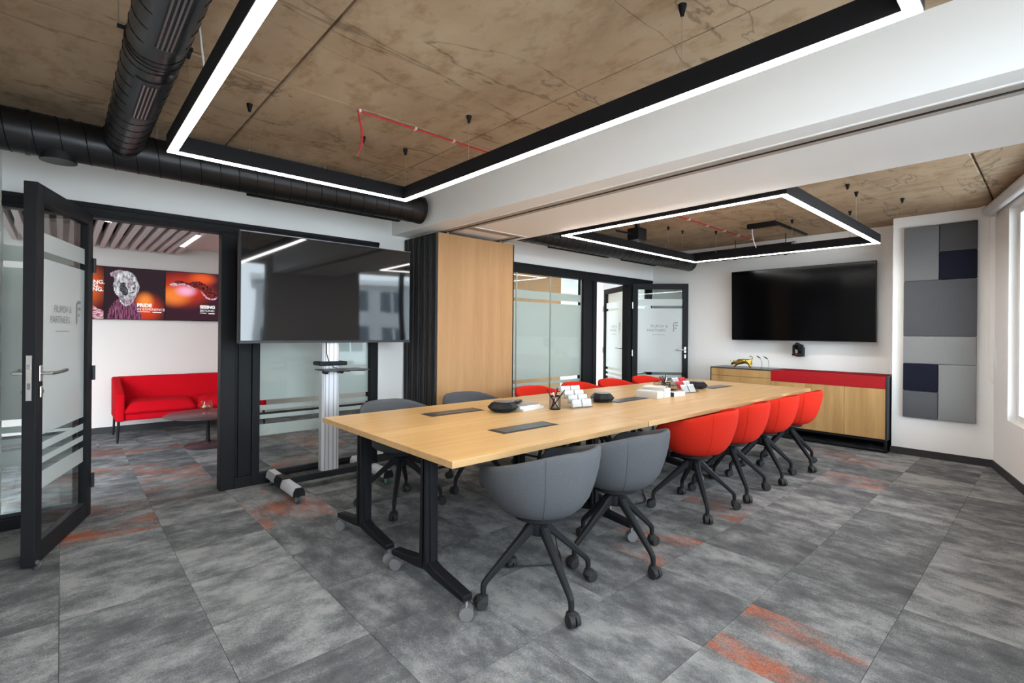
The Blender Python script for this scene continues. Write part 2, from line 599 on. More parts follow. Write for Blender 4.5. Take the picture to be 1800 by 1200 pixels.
# window wall
WM = Matrix((WD, -WN, Vector((0, 0, 1)))).transposed().to_4x4()
WM.translation = WA
ww = MB(WM)
prev = -0.05
for a, b, z0, z1 in WINS:
    ww.box(prev, a, 0, .14, 0, ZC + .03)
    ww.box(a, b, 0, .14, 0, z0)
    ww.box(a, b, 0, .14, z1, ZC + .03)
    prev = b
ww.box(prev, 7.7, 0, .14, 0, ZC + .03)
struct(ww.build('wall_window', 'white_wall'), 'white angled window wall with deep reveals', 'wall')
for k, (a, b, z0, z1) in enumerate(WINS):
    wr = D.objects.new('window_%d' % (k + 3), None)
    COL.objects.link(wr)
    wr.matrix_world = WM
    struct(wr, ['tall bright window with white frame beside the acoustic panels', 'wide window with white frame behind the camera'][k], 'window')
    t = 0.06
    fr = MB().box(a, a + t, .06, .12, z0, z1).box(b - t, b, .06, .12, z0, z1).box(a + t, b - t, .06, .12, z0, z0 + t).box(a + t, b - t, .06, .12, z1 - t, z1)
    fr.build('window_frame', 'white_plastic', wr, bevel=.004)
    n = 3 if k == 0 else 2
    for q in range(1, n):
        s = a + (b - a) * q / n
        MB().box(s - .045, s + .045, .06, .12, z0 + t, z1 - t).build('mullion', 'graphite' if k == 0 else 'white_plastic', wr)
    for q in range(n):
        s0, s1 = a + (b - a) * q / n, a + (b - a) * (q + 1) / n
        MB().box(s0 + .03, s1 - .03, .086, .094, z0 + .04, z1 - .04).build('pane', 'window_glass', wr)
# baseboards
bb = MB().box(XT - .012, XT, 1.27, YG, 0, .075)
struct(bb.build('baseboard_screen', 'baseboard'), 'dark carpet baseboard under the screen wall', 'baseboard')
bb = MB().box(6.908, 6.92, .452, 1.27, 0, .075).box(6.908, 7.3, 1.27, 1.28, 0, .075)
struct(bb.build('baseboard_pier', 'baseboard'), 'dark carpet baseboard under the acoustic panel pier', 'baseboard')
bb = MB(WM).box(0, 7.4, -.012, 0, 0, .075)
struct(bb.build('baseboard_window', 'baseboard'), 'dark carpet baseboard along the window wall', 'baseboard')
bb = MB().box(2.335, 4.0, YG - .012, YG, 0, .075)
struct(bb.build('baseboard_partition', 'baseboard'), 'dark baseboard on the white wall behind the folding partition', 'baseboard')

# plastered beam with the track of the sliding wall
def wally(x):
    return WA.y + (x - WA.x) * WD.y / WD.x
beam = MB()
PB = [(2.485, YG + .02), (2.485 + .105, wally(2.6)), (3.575, wally(3.575)), (3.56, YG + .02)]
beam.prism(PB, 2.283, ZC + .02)
beam = beam.build('ceiling_beam', 'white_beam')
struct(beam, 'white plastered beam crossing the ceiling with a sliding wall track', 'beam')
for nm, mt, pts, z in (('track_board', 'soffit_trim', [(2.70, 4.5), (2.71, -.4), (2.84, -.4), (2.83, 4.5)], 2.279),
                    ('track_slot', 'black_metal', [(2.762, 4.5), (2.772, -.4), (2.790, -.4), (2.78, 4.5)], 2.276),
                    ('track_edge', 'white_plastic', [(2.688, 4.5), (2.698, -.4), (2.71, -.4), (2.70, 4.5)], 2.277),
                    ('track_board', 'soffit_trim', [(2.83, 3.66), (3.50, 3.66), (3.50, 3.77), (2.83, 3.77)], 2.279),
                    ('track_slot', 'aluminium_dark', [(2.79, 3.705), (3.45, 3.705), (3.45, 3.722), (2.79, 3.722)], 2.276),
                    ('track_edge', 'white_plastic', [(2.83, 3.648), (3.50, 3.648), (3.50, 3.66), (2.83, 3.66)], 2.277),
                    ('track_board', 'soffit_trim', [(3.40, 3.77), (3.50, 3.77), (3.50, 4.5), (3.40, 4.5)], 2.279),
                    ('track_slot', 'black_metal', [(3.44, 3.70), (3.458, 3.70), (3.458, 4.5), (3.44, 4.5)], 2.276)):
    MB().prism(pts, z, 2.285).build(nm, mt, beam)

# ================================================================== glazed partitions
CLEAR_TOP = [(1.746, 1.85), (0.706, 1.704)]
BANDS = [(1.746, 1.85), (0.706, 1.704), (0.619, 0.661), (0.544, 0.58), (0.40, 0.498)]
def film(mb_M, x0, x1, y, parent):
    for z0, z1 in BANDS:
        MB(mb_M).quad((x0, y, z0), (x1, y, z0), (x1, y, z1), (x0, y, z1)).build('film_band', 'frost_film', parent)
def rail(parent, name, *bx, mat='graphite', bevel=.004):
    return MB().box(*bx).build(name, mat, parent, bevel=bevel)
f0, f1 = YG - .025, YG + .085
# partition by the lounge
w1 = thing('window_1', 'black framed glazed partition with frosted bands facing the lounge', 'glazing', kind='structure')
rail(w1, 'header', XL, 2.335, f0, f1, 2.09, 2.19)
rail(w1, 'header_bead', XL, 2.335, f0 - .012, f0, 2.155, 2.185)
rail(w1, 'header_bead', XL, 2.335, f0 - .008, f0, 2.10, 2.12)
rail(w1, 'post', .06, .125, f0, f1, 0, 2.09)
rail(w1, 'post', .955, 1.06, f0, f1, 0, 2.09)
rail(w1, 'post_panel', 1.06, 1.19, f0 + .02, f1 - .02, .09, 2.09)
rail(w1, 'post', 1.19, 1.25, f0, f1, 0, 2.09)
rail(w1, 'sill', 1.06, 1.19, f0, f1, 0, .09)
rail(w1, 'post_bead', 1.085, 1.095, f0 - .006, f0 + .02, .09, 2.09, bevel=0)
rail(w1, 'post', 2.256, 2.335, f0, f1, 0, 2.09)
rail(w1, 'sill', 1.25, 2.256, f0, f1, 0, .075)
rail(w1, 'sill', XL, .06, f0, f1, 0, .075)
rail(w1, 'glazing_bead', 1.25, 2.256, f0 + .025, f0 + .04, .075, .1, mat='graphite_edge')
rail(w1, 'glazing_bead', XL, .06, f0 + .025, f0 + .04, .075, .1, mat='graphite_edge')
for x0, x1 in ((1.25, 2.256), (XL, .06)):
    MB().box(x0, x1, YG + .02, YG + .032, .075, 2.09).build('pane', 'clear_glass', w1)
    film(None, x0, x1, YG + .036, w1)
# second partition beyond the folding wall
w2 = thing('window_2', 'black framed glazed partition with frosted bands near the wide screen', 'glazing', kind='structure')
rail(w2, 'header', 3.99, 7.27, f0, f1, 2.07, 2.185)
rail(w2, 'header_bead', 3.99, 7.27, f0 - .012, f0, 2.15, 2.18)
rail(w2, 'post', 3.99, 4.05, f0, f1, 0, 2.07)
rail(w2, 'post', 5.50, 5.62, f0, f1, 0, 2.07)
rail(w2, 'post_panel', 5.62, 5.72, f0 + .02, f1 - .02, .0, 2.07)
rail(w2, 'post', 5.72, 5.80, f0, f1, 0, 2.07)
rail(w2, 'post', 6.58, 6.72, f0, f1, 0, 2.07)
rail(w2, 'post', 7.20, 7.27, f0, f1, 0, 2.07)
rail(w2, 'sill', 4.05, 5.50, f0, f1, 0, .075)
for x0, x1 in ((4.05, 4.24), (4.245, 4.86), (4.865, 5.50)):
    MB().box(x0, x1, YG + .02, YG + .032, .075, 2.07).build('pane', 'clear_glass', w2)
    MB().box(x1 - .002, x1 + .006, YG + .017, YG + .035, .075, 2.07).build('pane_edge', 'steel', w2)
MB().box(6.72, 7.20, YG + .02, YG + .032, .02, 2.07).build('pane', 'clear_glass', w2)
film(None, 4.05, 5.50, YG + .036, w2)
film(None, 6.72, 7.20, YG + .036, w2)

def put_text(body, size, M, name, mat, parent, align='LEFT', bold=0.0):
    vs, fs = text_mesh(body, size, align, bold)
    return MB(M).add(vs, fs).build(name, mat, parent)
def door_leaf(name, label, hinge, ang, L, H, view, logo=True):
    """leaf along local x from the hinge; view = +1/-1 side (local y) the camera sees"""
    d = thing(name, label, 'door', (hinge[0], hinge[1], 0), ang, kind='structure')
    t, sw = .03, .085
    for x0, x1 in ((0, sw), (L - sw, L)):
        rail(d, 'stile', x0, x1, -t, t, .012, H)
    rail(d, 'top_rail', sw, L - sw, -t, t, H - sw, H)
    rail(d, 'bottom_rail', sw, L - sw, -t, t, .012, .012 + sw + .01)
    rail(d, 'glazing_bead', sw, L - sw, -.018, .018, .1, .118, mat='graphite_edge', bevel=0)
    MB().box(sw, L - sw, -.006, .006, .1, H - sw).build('pane', 'clear_glass', d)
    film(None, sw, L - sw, view * .0075, d)
    for z in (.25, 1.0, 1.75):
        MB().cyl((0, view * .036, z - .05), (0, view * .036, z + .05), .012, n=10).build('hinge', 'steel' if view < 0 else 'graphite_edge', d, True)
    xh, zh = L - .045, 1.06
    for sd in (-1, 1):
        h = MB().box(xh - .016, xh + .016, sd * t - .008 if sd < 0 else t, sd * t if sd < 0 else t + .008, zh - .045, zh + .045)
        h = h.build('handle_rosette', 'steel', d, bevel=.006)
        MB().tube([(xh, sd * t, zh), (xh, sd * (t + .05), zh), (xh - .015, sd * (t + .058), zh), (xh - .085, sd * (t + .058), zh), (xh - .135, sd * (t + .075), zh + .008)], .0095, 10).build('handle_lever', 'steel', h, True)
        e = MB().box(xh - .015, xh + .015, min(sd * t, sd * (t + .012)), max(sd * t, sd * (t + .012)), zh - .135, zh - .07).build('key_escutcheon', 'steel', d, bevel=.006)
        MB().cyl((xh, sd * (t + .012), zh - .1), (xh, sd * (t + .016), zh - .1), .008, n=12).build('keyhole', 'aluminium_dark', e)
    lp = MB().box(L, L + .003, -.012, .012, .915, 1.16).build('lock_plate', 'steel', d)
    MB().box(L + .003, L + .009, -.008, .008, 1.085, 1.112).build('latch_bolt', 'chrome', lp)
    MB().box(L + .0032, L + .0038, -.007, .007, .975, 1.01).build('bolt_slot', 'aluminium_dark', lp)
    MB().tube([(L - .02, view * .03, .03), (L - .005, view * .05, .018), (L + .03, view * .05, .012)], .012, 8).build('door_stop', 'aluminium_dark', d, True)
    if logo:
        # lettering cut out of the film
        s = -1 if view > 0 else 1
        def TM(x, z):
            M = Matrix(((s, 0, 0, x), (0, 0, -s * 0 , view * .0095), (0, 1, 0, z), (0, 0, 0, 1)))
            M[1][2] = view
            return M
        xc = L * .5
        lx = xc - s * .20
        put_text('FILIPOV &', .062, TM(lx + s * .055, 1.405), 'lettering', 'logo_glass', d)
        put_text('PARTNERS', .062, TM(lx, 1.34), 'lettering', 'logo_glass', d)
        MB(TM(lx + s * .08, 1.288)).box(0, .2, 0, .006, 0, .0005).build('tagline', 'logo_glass', d)
        fx = lx + s * .40
        lg = MB(TM(fx, 1.33))
        lg.add([(0, 0, 0), (.018, .02, 0), (.018, .15, 0), (0, .14, 0)], [(0, 1, 2, 3)])
        lg.add([(.01, .14, 0), (.075, .14, 0), (.075, .16, 0), (.025, .16, 0)], [(0, 1, 2, 3)])
        lg.add([(.03, .098, 0), (.075, .098, 0), (.075, .118, 0), (.03, .118, 0)], [(0, 1, 2, 3)])
        lg.add([(.03, .055, 0), (.05, .055, 0), (.062, .075, 0), (.03, .075, 0)], [(0, 1, 2, 3)])
        lg.build('emblem', 'logo_glass', d)
    return d
door_leaf('door_1', 'open glass door with black frame and steel lever opening from the lounge', (.132, YG - .015), math.atan2(-.953, -.304), .86, 2.105, 1)
door_leaf('door_2', 'open glass door with black frame in front of the wide screen wall', (6.685, YG - .03), math.atan2(-.758, .652), .85, 2.09, -1)
door_leaf('door_3', 'frosted glass door half open in the room behind the far doorway', (7.385, 5.61), math.atan2(-.85, -.53), .95, 2.10, -1)

# ================================================================== folding wall stack
for k in range(6):
    y0 = 3.955 + k * .101
    labs = ['oak faced panel of the stacked sliding wall, frontmost', 'second dark edged panel of the stacked sliding wall behind the oak face',
            'third dark edged panel of the stacked sliding wall', 'fourth dark edged panel of the stacked sliding wall',
            'fifth dark edged panel of the stacked sliding wall', 'rearmost dark edged panel of the stacked sliding wall against the white wall']
    p = thing('sliding_partition', labs[k], 'partition', (2.63, y0, 0), 0, 'stacked sliding wall panels')
    MB().box(.012, .955, .012, .083, .03, 2.235).build('core', 'graphite', p)
    MB().box(.004, .965, 0, .012, .03, 2.25).build('veneer_face', 'oak_panel', p)
    MB().box(.004, .965, .083, .095, .03, 2.25).build('veneer_back', 'oak_panel', p)
    MB().box(-.012, .012, .012, .032, .02, 2.25).build('edge_profile', 'graphite_edge', p, bevel=.003)
    MB().box(-.006, .012, .04, .083, .02, 2.25).build('edge_seal', 'rubber', p, bevel=.003)
    MB().box(-.012, .005, .066, .086, .02, 2.25).build('edge_profile', 'graphite', p, bevel=.003)
    MB().box(.955, .975, 0, .095, .02, 2.25).build('edge_profile', 'graphite', p, bevel=.003)
    MB().box(.004, .965, .01, .085, 0.002, .03).build('floor_seal', 'rubber', p)
    for x in (.14, .82):
        MB().cyl((x, .047, 2.235), (x, .047, 2.29), .012, n=10).build('track_roller', 'chrome', p)

# ================================================================== rooms behind the glazing
YB = 8.0
struct(MB().box(-2.2, 3.95, YB, YB + .12, 0, 2.75).build('wall_lounge', 'warm_wall'), 'warm white lounge wall behind the red sofa', 'wall')
struct(MB().box(-2.3, -2.2, YG + .13, YB + .1, 0, 2.75).build('wall_lounge_side', 'warm_wall'), 'warm white lounge side wall seen past the open door', 'wall')
struct(MB().box(3.9, 4.0, YG + .13, YB + .1, 0, 2.75).build('wall_lounge_end', 'white_wall'), 'white dividing wall between the lounge and the far office', 'wall')
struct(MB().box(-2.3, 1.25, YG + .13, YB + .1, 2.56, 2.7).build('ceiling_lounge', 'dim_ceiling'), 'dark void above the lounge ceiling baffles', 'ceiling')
struct(MB().box(1.25, 4.0, YG + .13, YB + .1, 2.40, 2.7).build('ceiling_lounge_flat', 'warm_wall'), 'plain plaster ceiling beside the lounge baffles', 'ceiling')
struct(MB().box(-2.2, 3.9, YB - .012, YB, 0, .08).build('baseboard_lounge', 'baseboard'), 'dark baseboard along the lounge wall', 'baseboard')
struct(MB().box(4.0, 7.6, 6.9, 7.0, 0, 2.75).build('wall_office', 'oak_panel'), 'oak veneer wall in the office behind the far glazing', 'wall')
struct(MB().box(7.6, 9.0, 6.9, 7.0, 0, 2.75).build('wall_office_plain', 'white_wall'), 'plain white wall in the office behind the far doorway', 'wall')
struct(MB().box(9.0, 9.1, YG + .13, 7.0, 0, 2.75).build('wall_office_end', 'white_wall'), 'white end wall of the office behind the far doorway', 'wall')
struct(MB().box(4.0, 9.1, YG + .13, 7.0, 2.62, 2.75).build('ceiling_office', 'white_wall'), 'white ceiling of the office behind the far glazing', 'ceiling')

# lounge ceiling baffles
bf0 = None
for k in range(17):
    x = 1.115 - k * .0945
    if bf0 is None:
        bf0 = thing('ceiling_baffle', '', 'baffle', (x, 0, 0), 0, 'lounge ceiling baffles')
        MB().box(-.022, .022, 4.95, 6.62, 2.30, 2.385).build('slat', 'baffle', bf0)
        MB().box(-.022, .022, 6.625, 7.90, 2.30, 2.385).build('slat', 'baffle', bf0)
        for y in (5.4, 6.5, 7.4):
            MB().box(-.018, .018, y - .05, y + .05, 2.385, 2.56).build('hanger', 'black_metal', bf0)
        b_ = bf0
    else:
        b_ = copy_tree(bf0)
        b_.location.x = x
    ords = 'first second third fourth fifth sixth seventh eighth ninth tenth eleventh twelfth thirteenth fourteenth fifteenth sixteenth seventeenth'.split()
    b_['label'] = 'pink-white lounge ceiling baffle, %s counted from the plain plaster ceiling' % ords[k]
for k, (x, y0, y1, lb) in enumerate(((1.068, 6.2, 7.15, 'bright linear lamp between the lounge baffles near the plain ceiling'),
                                 (.3117, 4.9, 6.0, 'added linear fill lamp between the lounge baffles, just inside the doorway'),  # added to brighten the lounge, not a known fitting
                                 (-.63, 5.4, 7.4, 'added linear fill lamp between the lounge baffles beyond the open glass door'))):  # extra light source put in for the lounge as well
    t = thing('baffle_lamp', lb, 'lamp', (x, 0, 0), 0, 'lounge linear lamps')
    MB().box(-.02, .02, y0, y1, 2.315, 2.37).build('housing', 'white_plastic', t)
    MB().box(-.018, .018, y0 + .005, y1 - .005, 2.308, 2.315).build('diffuser', 'led_room', t)
    MB().cyl((0, (y0 + y1) / 2, 2.37), (0, (y0 + y1) / 2, 2.56), .006, n=8).build('hanger', 'black_metal', t)
def ceiling_lamp(label, x, y, z, sx, sy):
    t = thing('ceiling_lamp', label, 'lamp', (x, y, z))
    MB().box(-sx / 2, sx / 2, -sy / 2, sy / 2, -.04, 0).build('housing', 'white_plastic', t)
    MB().box(-sx / 2 + .02, sx / 2 - .02, -sy / 2 + .02, sy / 2 - .02, -.046, -.04).build('diffuser', 'led_room', t)
ceiling_lamp('added flat white fill lamp on the plain lounge ceiling', 2.6, 6.3, 2.40, .9, .3)  # unseen lamp added so the lounge gets enough light
ceiling_lamp('added flat white fill lamp in the office behind the far glazing', 5.0, 5.7, 2.62, 1.2, .35)  # added to light the office seen through the glazing
ceiling_lamp('flat white ceiling lamp over the far doorway office', 7.4, 5.9, 2.62, 1.2, .35)

# ---- printed light panels on the lounge wall
def art(name, base, glows):
    mt, nt, b, out = nmat(name)
    L = nt.links
    tc = N(nt, 'ShaderNodeTexCoord')
    cur = None
    for cx, cz, rx, rz, col in glows:
        sub = N(nt, 'ShaderNodeVectorMath', operation='SUBTRACT')
        L.new(tc.outputs['Object'], sub.inputs[0])
        sub.inputs[1].default_value = (cx, 0, cz)
        mu = N(nt, 'ShaderNodeVectorMath', operation='MULTIPLY')
        L.new(sub.outputs[0], mu.inputs[0])
        mu.inputs[1].default_value = (1 / rx, 0, 1 / rz)
        ln = N(nt, 'ShaderNodeVectorMath', operation='LENGTH')
        L.new(mu.outputs[0], ln.inputs[0])
        mr = N(nt, 'ShaderNodeMapRange', interpolation_type='SMOOTHSTEP')
        L.new(ln.outputs['Value'], mr.inputs[0])
        mr.inputs[1].default_value = 0.15
        mr.inputs[2].default_value = 1.0
        mr.inputs[3].default_value = 1.0
        mr.inputs[4].default_value = 0.0
        mx = N(nt, 'ShaderNodeMix', data_type='RGBA')
        L.new(mr.outputs[0], mx.inputs[0])
        if cur is None:
            mx.inputs[6].default_value = (*base, 1)
        else:
            L.new(cur, mx.inputs[6])
        mx.inputs[7].default_value = (*col, 1)
        cur = mx.outputs[2]
    e = N(nt, 'ShaderNodeEmission')
    e.inputs[1].default_value = 0.5
    L.new(cur, e.inputs[0])
    L.new(e.outputs[0], out.inputs[0])
def artnoise(name, c1, c2, scale, sx=1, sz=1):
    mt, nt, b, out = nmat(name)
    tc = N(nt, 'ShaderNodeTexCoord')
    mp = N(nt, 'ShaderNodeMapping')
    mp.inputs['Scale'].default_value = (sx, 1, sz)
    nt.links.new(tc.outputs['Object'], mp.inputs[0])
    nz = N(nt, 'ShaderNodeTexNoise')
    nz.inputs['Scale'].default_value = scale
    nz.inputs['Detail'].default_value = 5
    nt.links.new(mp.outputs[0], nz.inputs['Vector'])
    rp = ramp(nt, [(0.38, c1), (0.62, c2)])
    nt.links.new(nz.outputs['Fac'], rp.inputs[0])
    e = N(nt, 'ShaderNodeEmission')
    e.inputs[1].default_value = 0.42
    nt.links.new(rp.outputs[0], e.inputs[0])
    nt.links.new(e.outputs[0], out.inputs[0])
DKB = (0.035, 0.022, 0.028)
PW, PH = .62, .66
art('print_rock', (.06, .02, .025), [(.10, .38, .5, .45, (.55, .06, .02)), (.45, .40, .25, .35, (.75, .13, .03))])
art('print_lion', DKB, [(.42, .14, .24, .26, (.70, .06, .02)), (.41, .24, .12, .15, (.95, .30, .06)), (.22, .0, .22, .14, (.45, .10, .20))])
art('print_bird', (.05, .02, .03), [(.20, .42, .45, .30, (.65, .05, .02)), (.10, .33, .25, .18, (.95, .25, .05)), (.42, .58, .22, .12, (.85, .12, .03)), (.23, .40, .16, .10, (1.0, .45, .65))])
art('print_last', (.55, .05, .04), [(.02, .3, .2, .4, (.9, .25, .35))])
artnoise('fur_white', (.22, .22, .25), (.95, .95, .98), 26, 1.6, .6)
artnoise('fur_pink', (.30, .05, .14), (.80, .35, .60), 40, 1.5, .4)
artnoise('fur_chest', (.05, .02, .035), (.42, .14, .26), 34, 2.2, .35)
artnoise('fur_mane', (.20, .16, .20), (.62, .52, .60), 40, 1, .5)
artnoise('fur_dark', (.02, .02, .025), (.16, .16, .18), 30)
artnoise('rock_pink', (.30, .01, .05), (1.0, .70, .78), 26, .8, 1.6)
artnoise('wing_dark', (.02, .012, .016), (.35, .05, .04), 45)
artnoise('wing_light', (.45, .10, .20), (1.0, .72, .80), 60)
def flat(parent, name, mat, pts, lift):
    # printed shape: pts in fractions of the panel, u right, v down
    return MB().add([(u * PW, -lift, PH * (1 - v)) for u, v in pts], [tuple(range(len(pts)))[::-1]]).build(name, mat, parent)
def blob(cu, cv, ru, rv, n, spike, seed, a0=0, a1=2 * PI):
    rr = random.Random(seed)
    out = []
    for k in range(n):
        t = a0 + (a1 - a0) * k / n
        f = 1 + (spike * rr.uniform(.4, 1) if k % 2 else -spike * rr.uniform(0, .5))
        out.append((cu + ru * f * math.cos(t), cv + rv * f * math.sin(t)))
    return out
def ptext(parent, body, size, u, v, bold=0.0, mat='white_print'):
    vs, fs = text_mesh(body, size, 'LEFT', bold)
    return MB().add([(u * PW + x, -.004, PH * (1 - v) + y) for x, y, z in vs], fs).build('lettering', mat, parent)
prints = []
for k, (x, mt, lb) in enumerate(((-.235, 'print_rock', 'glowing orange print panel with a pink rock, partly behind the glass door'),
                             (.387, 'print_lion', 'dark print panel with a white lion reading PRIDE IN EXPERIENCE'),
                             (1.015, 'print_bird', 'orange print panel with a flying eagle reading SEEING BEYOND'),
                             (1.637, 'print_last', 'red print panel behind the black door post'))):
    t = thing('lit_poster', lb, 'picture', (x, YB - .045, 1.425), 0, 'lounge light panels')
    MB().box(0, PW, 0, .045, 0, PH).build('box_frame', 'black_metal', t)
    MB().quad((.001, -.001, .006), (PW - .001, -.001, .006), (PW - .001, -.001, PH - .006), (.001, -.001, PH - .006)).build('print', mt, t)
    prints.append(t)
p = prints[0]
flat(p, 'print_shape', 'rock_pink', [(.3, .99), (.3, .55), (.5, .5), (.62, .6), (.7, .64), (.8, .72), (.9, .80), (.995, .84), (.995, .99)], .002)
ptext(p, 'DING.', .062, .735, .335, .0015)
ptext(p, 'ING.', .062, .735, .405, .0015)
ptext(p, 'TING.', .062, .735, .475, .0015)
p = prints[1]
flat(p, 'print_shape', 'fur_chest', blob(.33, 1.0, .27, .42, 44, .07, 3, PI, 2 * PI) + [(.60, .99), (.06, .99)], .0016)
def furry(pts, n, amp, seed):
    # ragged outline: n tufts along every side of the polygon
    rr = random.Random(seed)
    cu = sum(q[0] for q in pts) / len(pts)
    cv = sum(q[1] for q in pts) / len(pts)
    out = []
    for i in range(len(pts)):
        (u0, v0), (u1, v1) = pts[i], pts[(i + 1) % len(pts)]
        for k in range(n):
            t_ = k / n
            u, v = u0 + (u1 - u0) * t_, v0 + (v1 - v0) * t_
            f = 1 + (amp if k % 2 else -amp) * rr.uniform(.3, 1)
            out.append((cu + (u - cu) * f, cv + (v - cv) * f))
    return out
flat(p, 'print_shape', 'fur_mane', furry([(.085, .13), (.14, .09), (.236, .05), (.30, .06), (.33, .16), (.25, .30), (.167, .27), (.148, .20), (.10, .18)], 4, .07, 11), .0020)
flat(p, 'print_shape', 'fur_white', furry([(.23, .10), (.30, .07), (.375, .07), (.44, .10), (.50, .165), (.533, .25), (.565, .34), (.558, .43), (.527, .50), (.50, .575), (.45, .665), (.40, .725), (.325, .74), (.26, .68), (.236, .576), (.18, .515), (.148, .426), (.14, .337), (.167, .247)], 4, .035, 12), .0022)
flat(p, 'print_shape', 'fur_mane', furry([(.20, .50), (.30, .60), (.42, .56), (.50, .52), (.47, .62), (.41, .70), (.33, .71), (.27, .65)], 3, .05, 13), .0024)
flat(p, 'print_shape', 'fur_dark', furry([(.25, .32), (.29, .28), (.34, .30), (.335, .36), (.37, .40), (.39, .487), (.35, .546), (.30, .53), (.26, .47), (.245, .4)], 3, .06, 14), .0026)
flat(p, 'print_shape', 'fur_mane', [(.37, .22), (.44, .20), (.47, .27), (.45, .34), (.40, .37), (.37, .31)], .0026)
flat(p, 'print_shape', 'fur_dark', [(.444, .375), (.495, .37), (.485, .405), (.462, .42)], .0029)
flat(p, 'print_shape', 'fur_dark', [(.46, .275), (.50, .27), (.49, .29)], .0029)
flat(p, 'print_shape', 'fur_dark', [(.365, .305), (.40, .30), (.385, .325)], .0029)
flat(p, 'print_shape', 'fur_dark', [(.40, .485), (.46, .455), (.495, .45), (.47, .475), (.41, .50)], .0029)
ptext(p, 'PRIDE', .060, .525, .745, .0028)
ptext(p, 'IN EXPERIENCE', .0435, .525, .815, 0)
flat(p, 'print_shape', 'white_print', [(.525, .835), (.74, .835), (.76, .85), (.74, .845), (.525, .842)], .003)
flat(p, 'print_shape', 'white_print', [(.79, .838), (.945, .838), (.945, .855), (.79, .855)], .003)
p = prints[2]
flat(p, 'print_shape', 'wing_dark', [(.09, .25), (.2, .185), (.3, .19), (.42, .225), (.5, .19), (.62, .175), (.74, .24), (.86, .30), (.96, .40), (.985, .49), (.93, .53), (.84, .50), (.76, .45), (.68, .37), (.58, .32), (.5, .33), (.40, .29), (.28, .26), (.16, .30)], .0016)
flat(p, 'print_shape', 'wing_light', [(.07, .27), (.13, .235), (.22, .25), (.34, .235), (.44, .28), (.5, .31), (.55, .34), (.47, .35), (.44, .385), (.42, .38), (.455, .335), (.40, .295), (.28, .275), (.18, .31), (.11, .315)], .0022)
flat(p, 'print_shape', 'wing_light', [(.63, .36), (.69, .41), (.77, .50), (.85, .525), (.97, .50), (.94, .55), (.84, .555), (.76, .535), (.68, .44)], .0022)
ptext(p, 'SEEING', .056, .635, .735, .0028)
ptext(p, 'BEYOND', .0435, .635, .805, 0)
flat(p, 'print_shape', 'white_print', [(.635, .83), (.75, .83), (.77, .845), (.75, .84), (.635, .837)], .003)
flat(p, 'print_shape', 'white_print', [(.80, .833), (.92, .833), (.92, .85), (.80, .85)], .003)

# ---- red sofa
s = thing('sofa', 'red upholstered two seat sofa on thin black legs against the lounge wall', 'sofa', (.46, 7.2, 0))
SW = 1.6
MB().prism([(.50, .24), (.66, .24), (.70, .715), (.60, .715)], 0.05, SW - .05, 'yzx').build('backrest', 'sofa_fabric', s, bevel=.02, seg=3)
for x0, x1 in ((0, .085), (SW - .085, SW)):
    MB().prism([(0, .24), (.66, .24), (.70, .715), (.56, .705), (.30, .63), (.04, .565), (0, .55)], x0, x1, 'yzx').build('armrest', 'sofa_fabric', s, bevel=.022, seg=3)
MB().box(.07, SW - .07, .03, .56, .245, .33).build('seat_base', 'sofa_fabric', s, bevel=.015, seg=3)
def cushion(x0, x1):
    vs, fs = [], []
    nu, nv = 16, 10
    b = MB()
    for top in (0, 1):
        for j in range(nv + 1):
            for i in range(nu + 1):
                u, v = i / nu, j / nv
                e = (1 - (2 * u - 1) ** 6) * (1 - (2 * v - 1) ** 6)
                z = .325 + .005 if not top else .365 + .095 * e ** .5
                vs.append((x0 + (x1 - x0) * u, .0 + .56 * v, z))
    n0 = (nu + 1) * (nv + 1)
    for j in range(nv):
        for i in range(nu):
            a = j * (nu + 1) + i
            fs.append((a, a + nu + 1, a + nu + 2, a + 1))
            fs.append((n0 + a, n0 + a + 1, n0 + a + nu + 2, n0 + a + nu + 1))
    ring = [i for i in range(nu + 1)] + [(j + 1) * (nu + 1) - 1 for j in range(1, nv + 1)] + [nv * (nu + 1) + i for i in range(nu - 1, -1, -1)] + [j * (nu + 1) for j in range(nv - 1, 0, -1)]
    for q in range(len(ring)):
        a, c = ring[q], ring[(q + 1) % len(ring)]
        fs.append((a, c, n0 + c, n0 + a))
    return MB().add(vs, fs)
cushion(.085, SW / 2 - .004).build('seat_cushion', 'sofa_fabric', s, 'all')
cushion(SW / 2 + .004, SW - .085).build('seat_cushion', 'sofa_fabric', s, 'all')
for x in (.03, SW - .03):
    for y in (.03, .62):
        MB().cyl((x, y, .245), (x + (-.01 if x < 1 else .01), y + (-.012 if y < .3 else .012), 0), .015, .010, 10).build('leg', 'black_metal', s, True)
# ---- coffee table with glass of sweets
c = thing('coffee_table', 'round dark brown pedestal coffee table in front of the red sofa', 'table', (1.235, 6.47, 0))
MB().lathe([(.0, .34), (.40, .345), (.425, .352), (.425, .358), (.42, .362), (0, .362)], n=48).build('table_top', 'table_brown', c, True)
MB().lathe([(.03, .03), (.022, .08), (.019, .2), (.022, .342)], n=20).build('pedestal', 'black_metal', c, True)
MB().lathe([(.23, 0.001), (.232, .008), (.225, .014), (.05, .022), (.035, .04)], n=40).build('base_plate', 'table_brown', c, True)
g = thing('stemmed_glass', 'stemmed glass bowl of coloured sweets on the coffee table', 'glass', (1.215, 6.455, .3635))
MB().lathe([(.045, .001), (.043, .004), (.012, .012), (.008, .03), (.03, .042), (.058, .065), (.066, .095), (.058, .13), (.048, .15), (.045, .15), (.054, .13), (.061, .095), (.054, .07), (.0, .05)], n=28).build('bowl', 'acrylic', g, True)
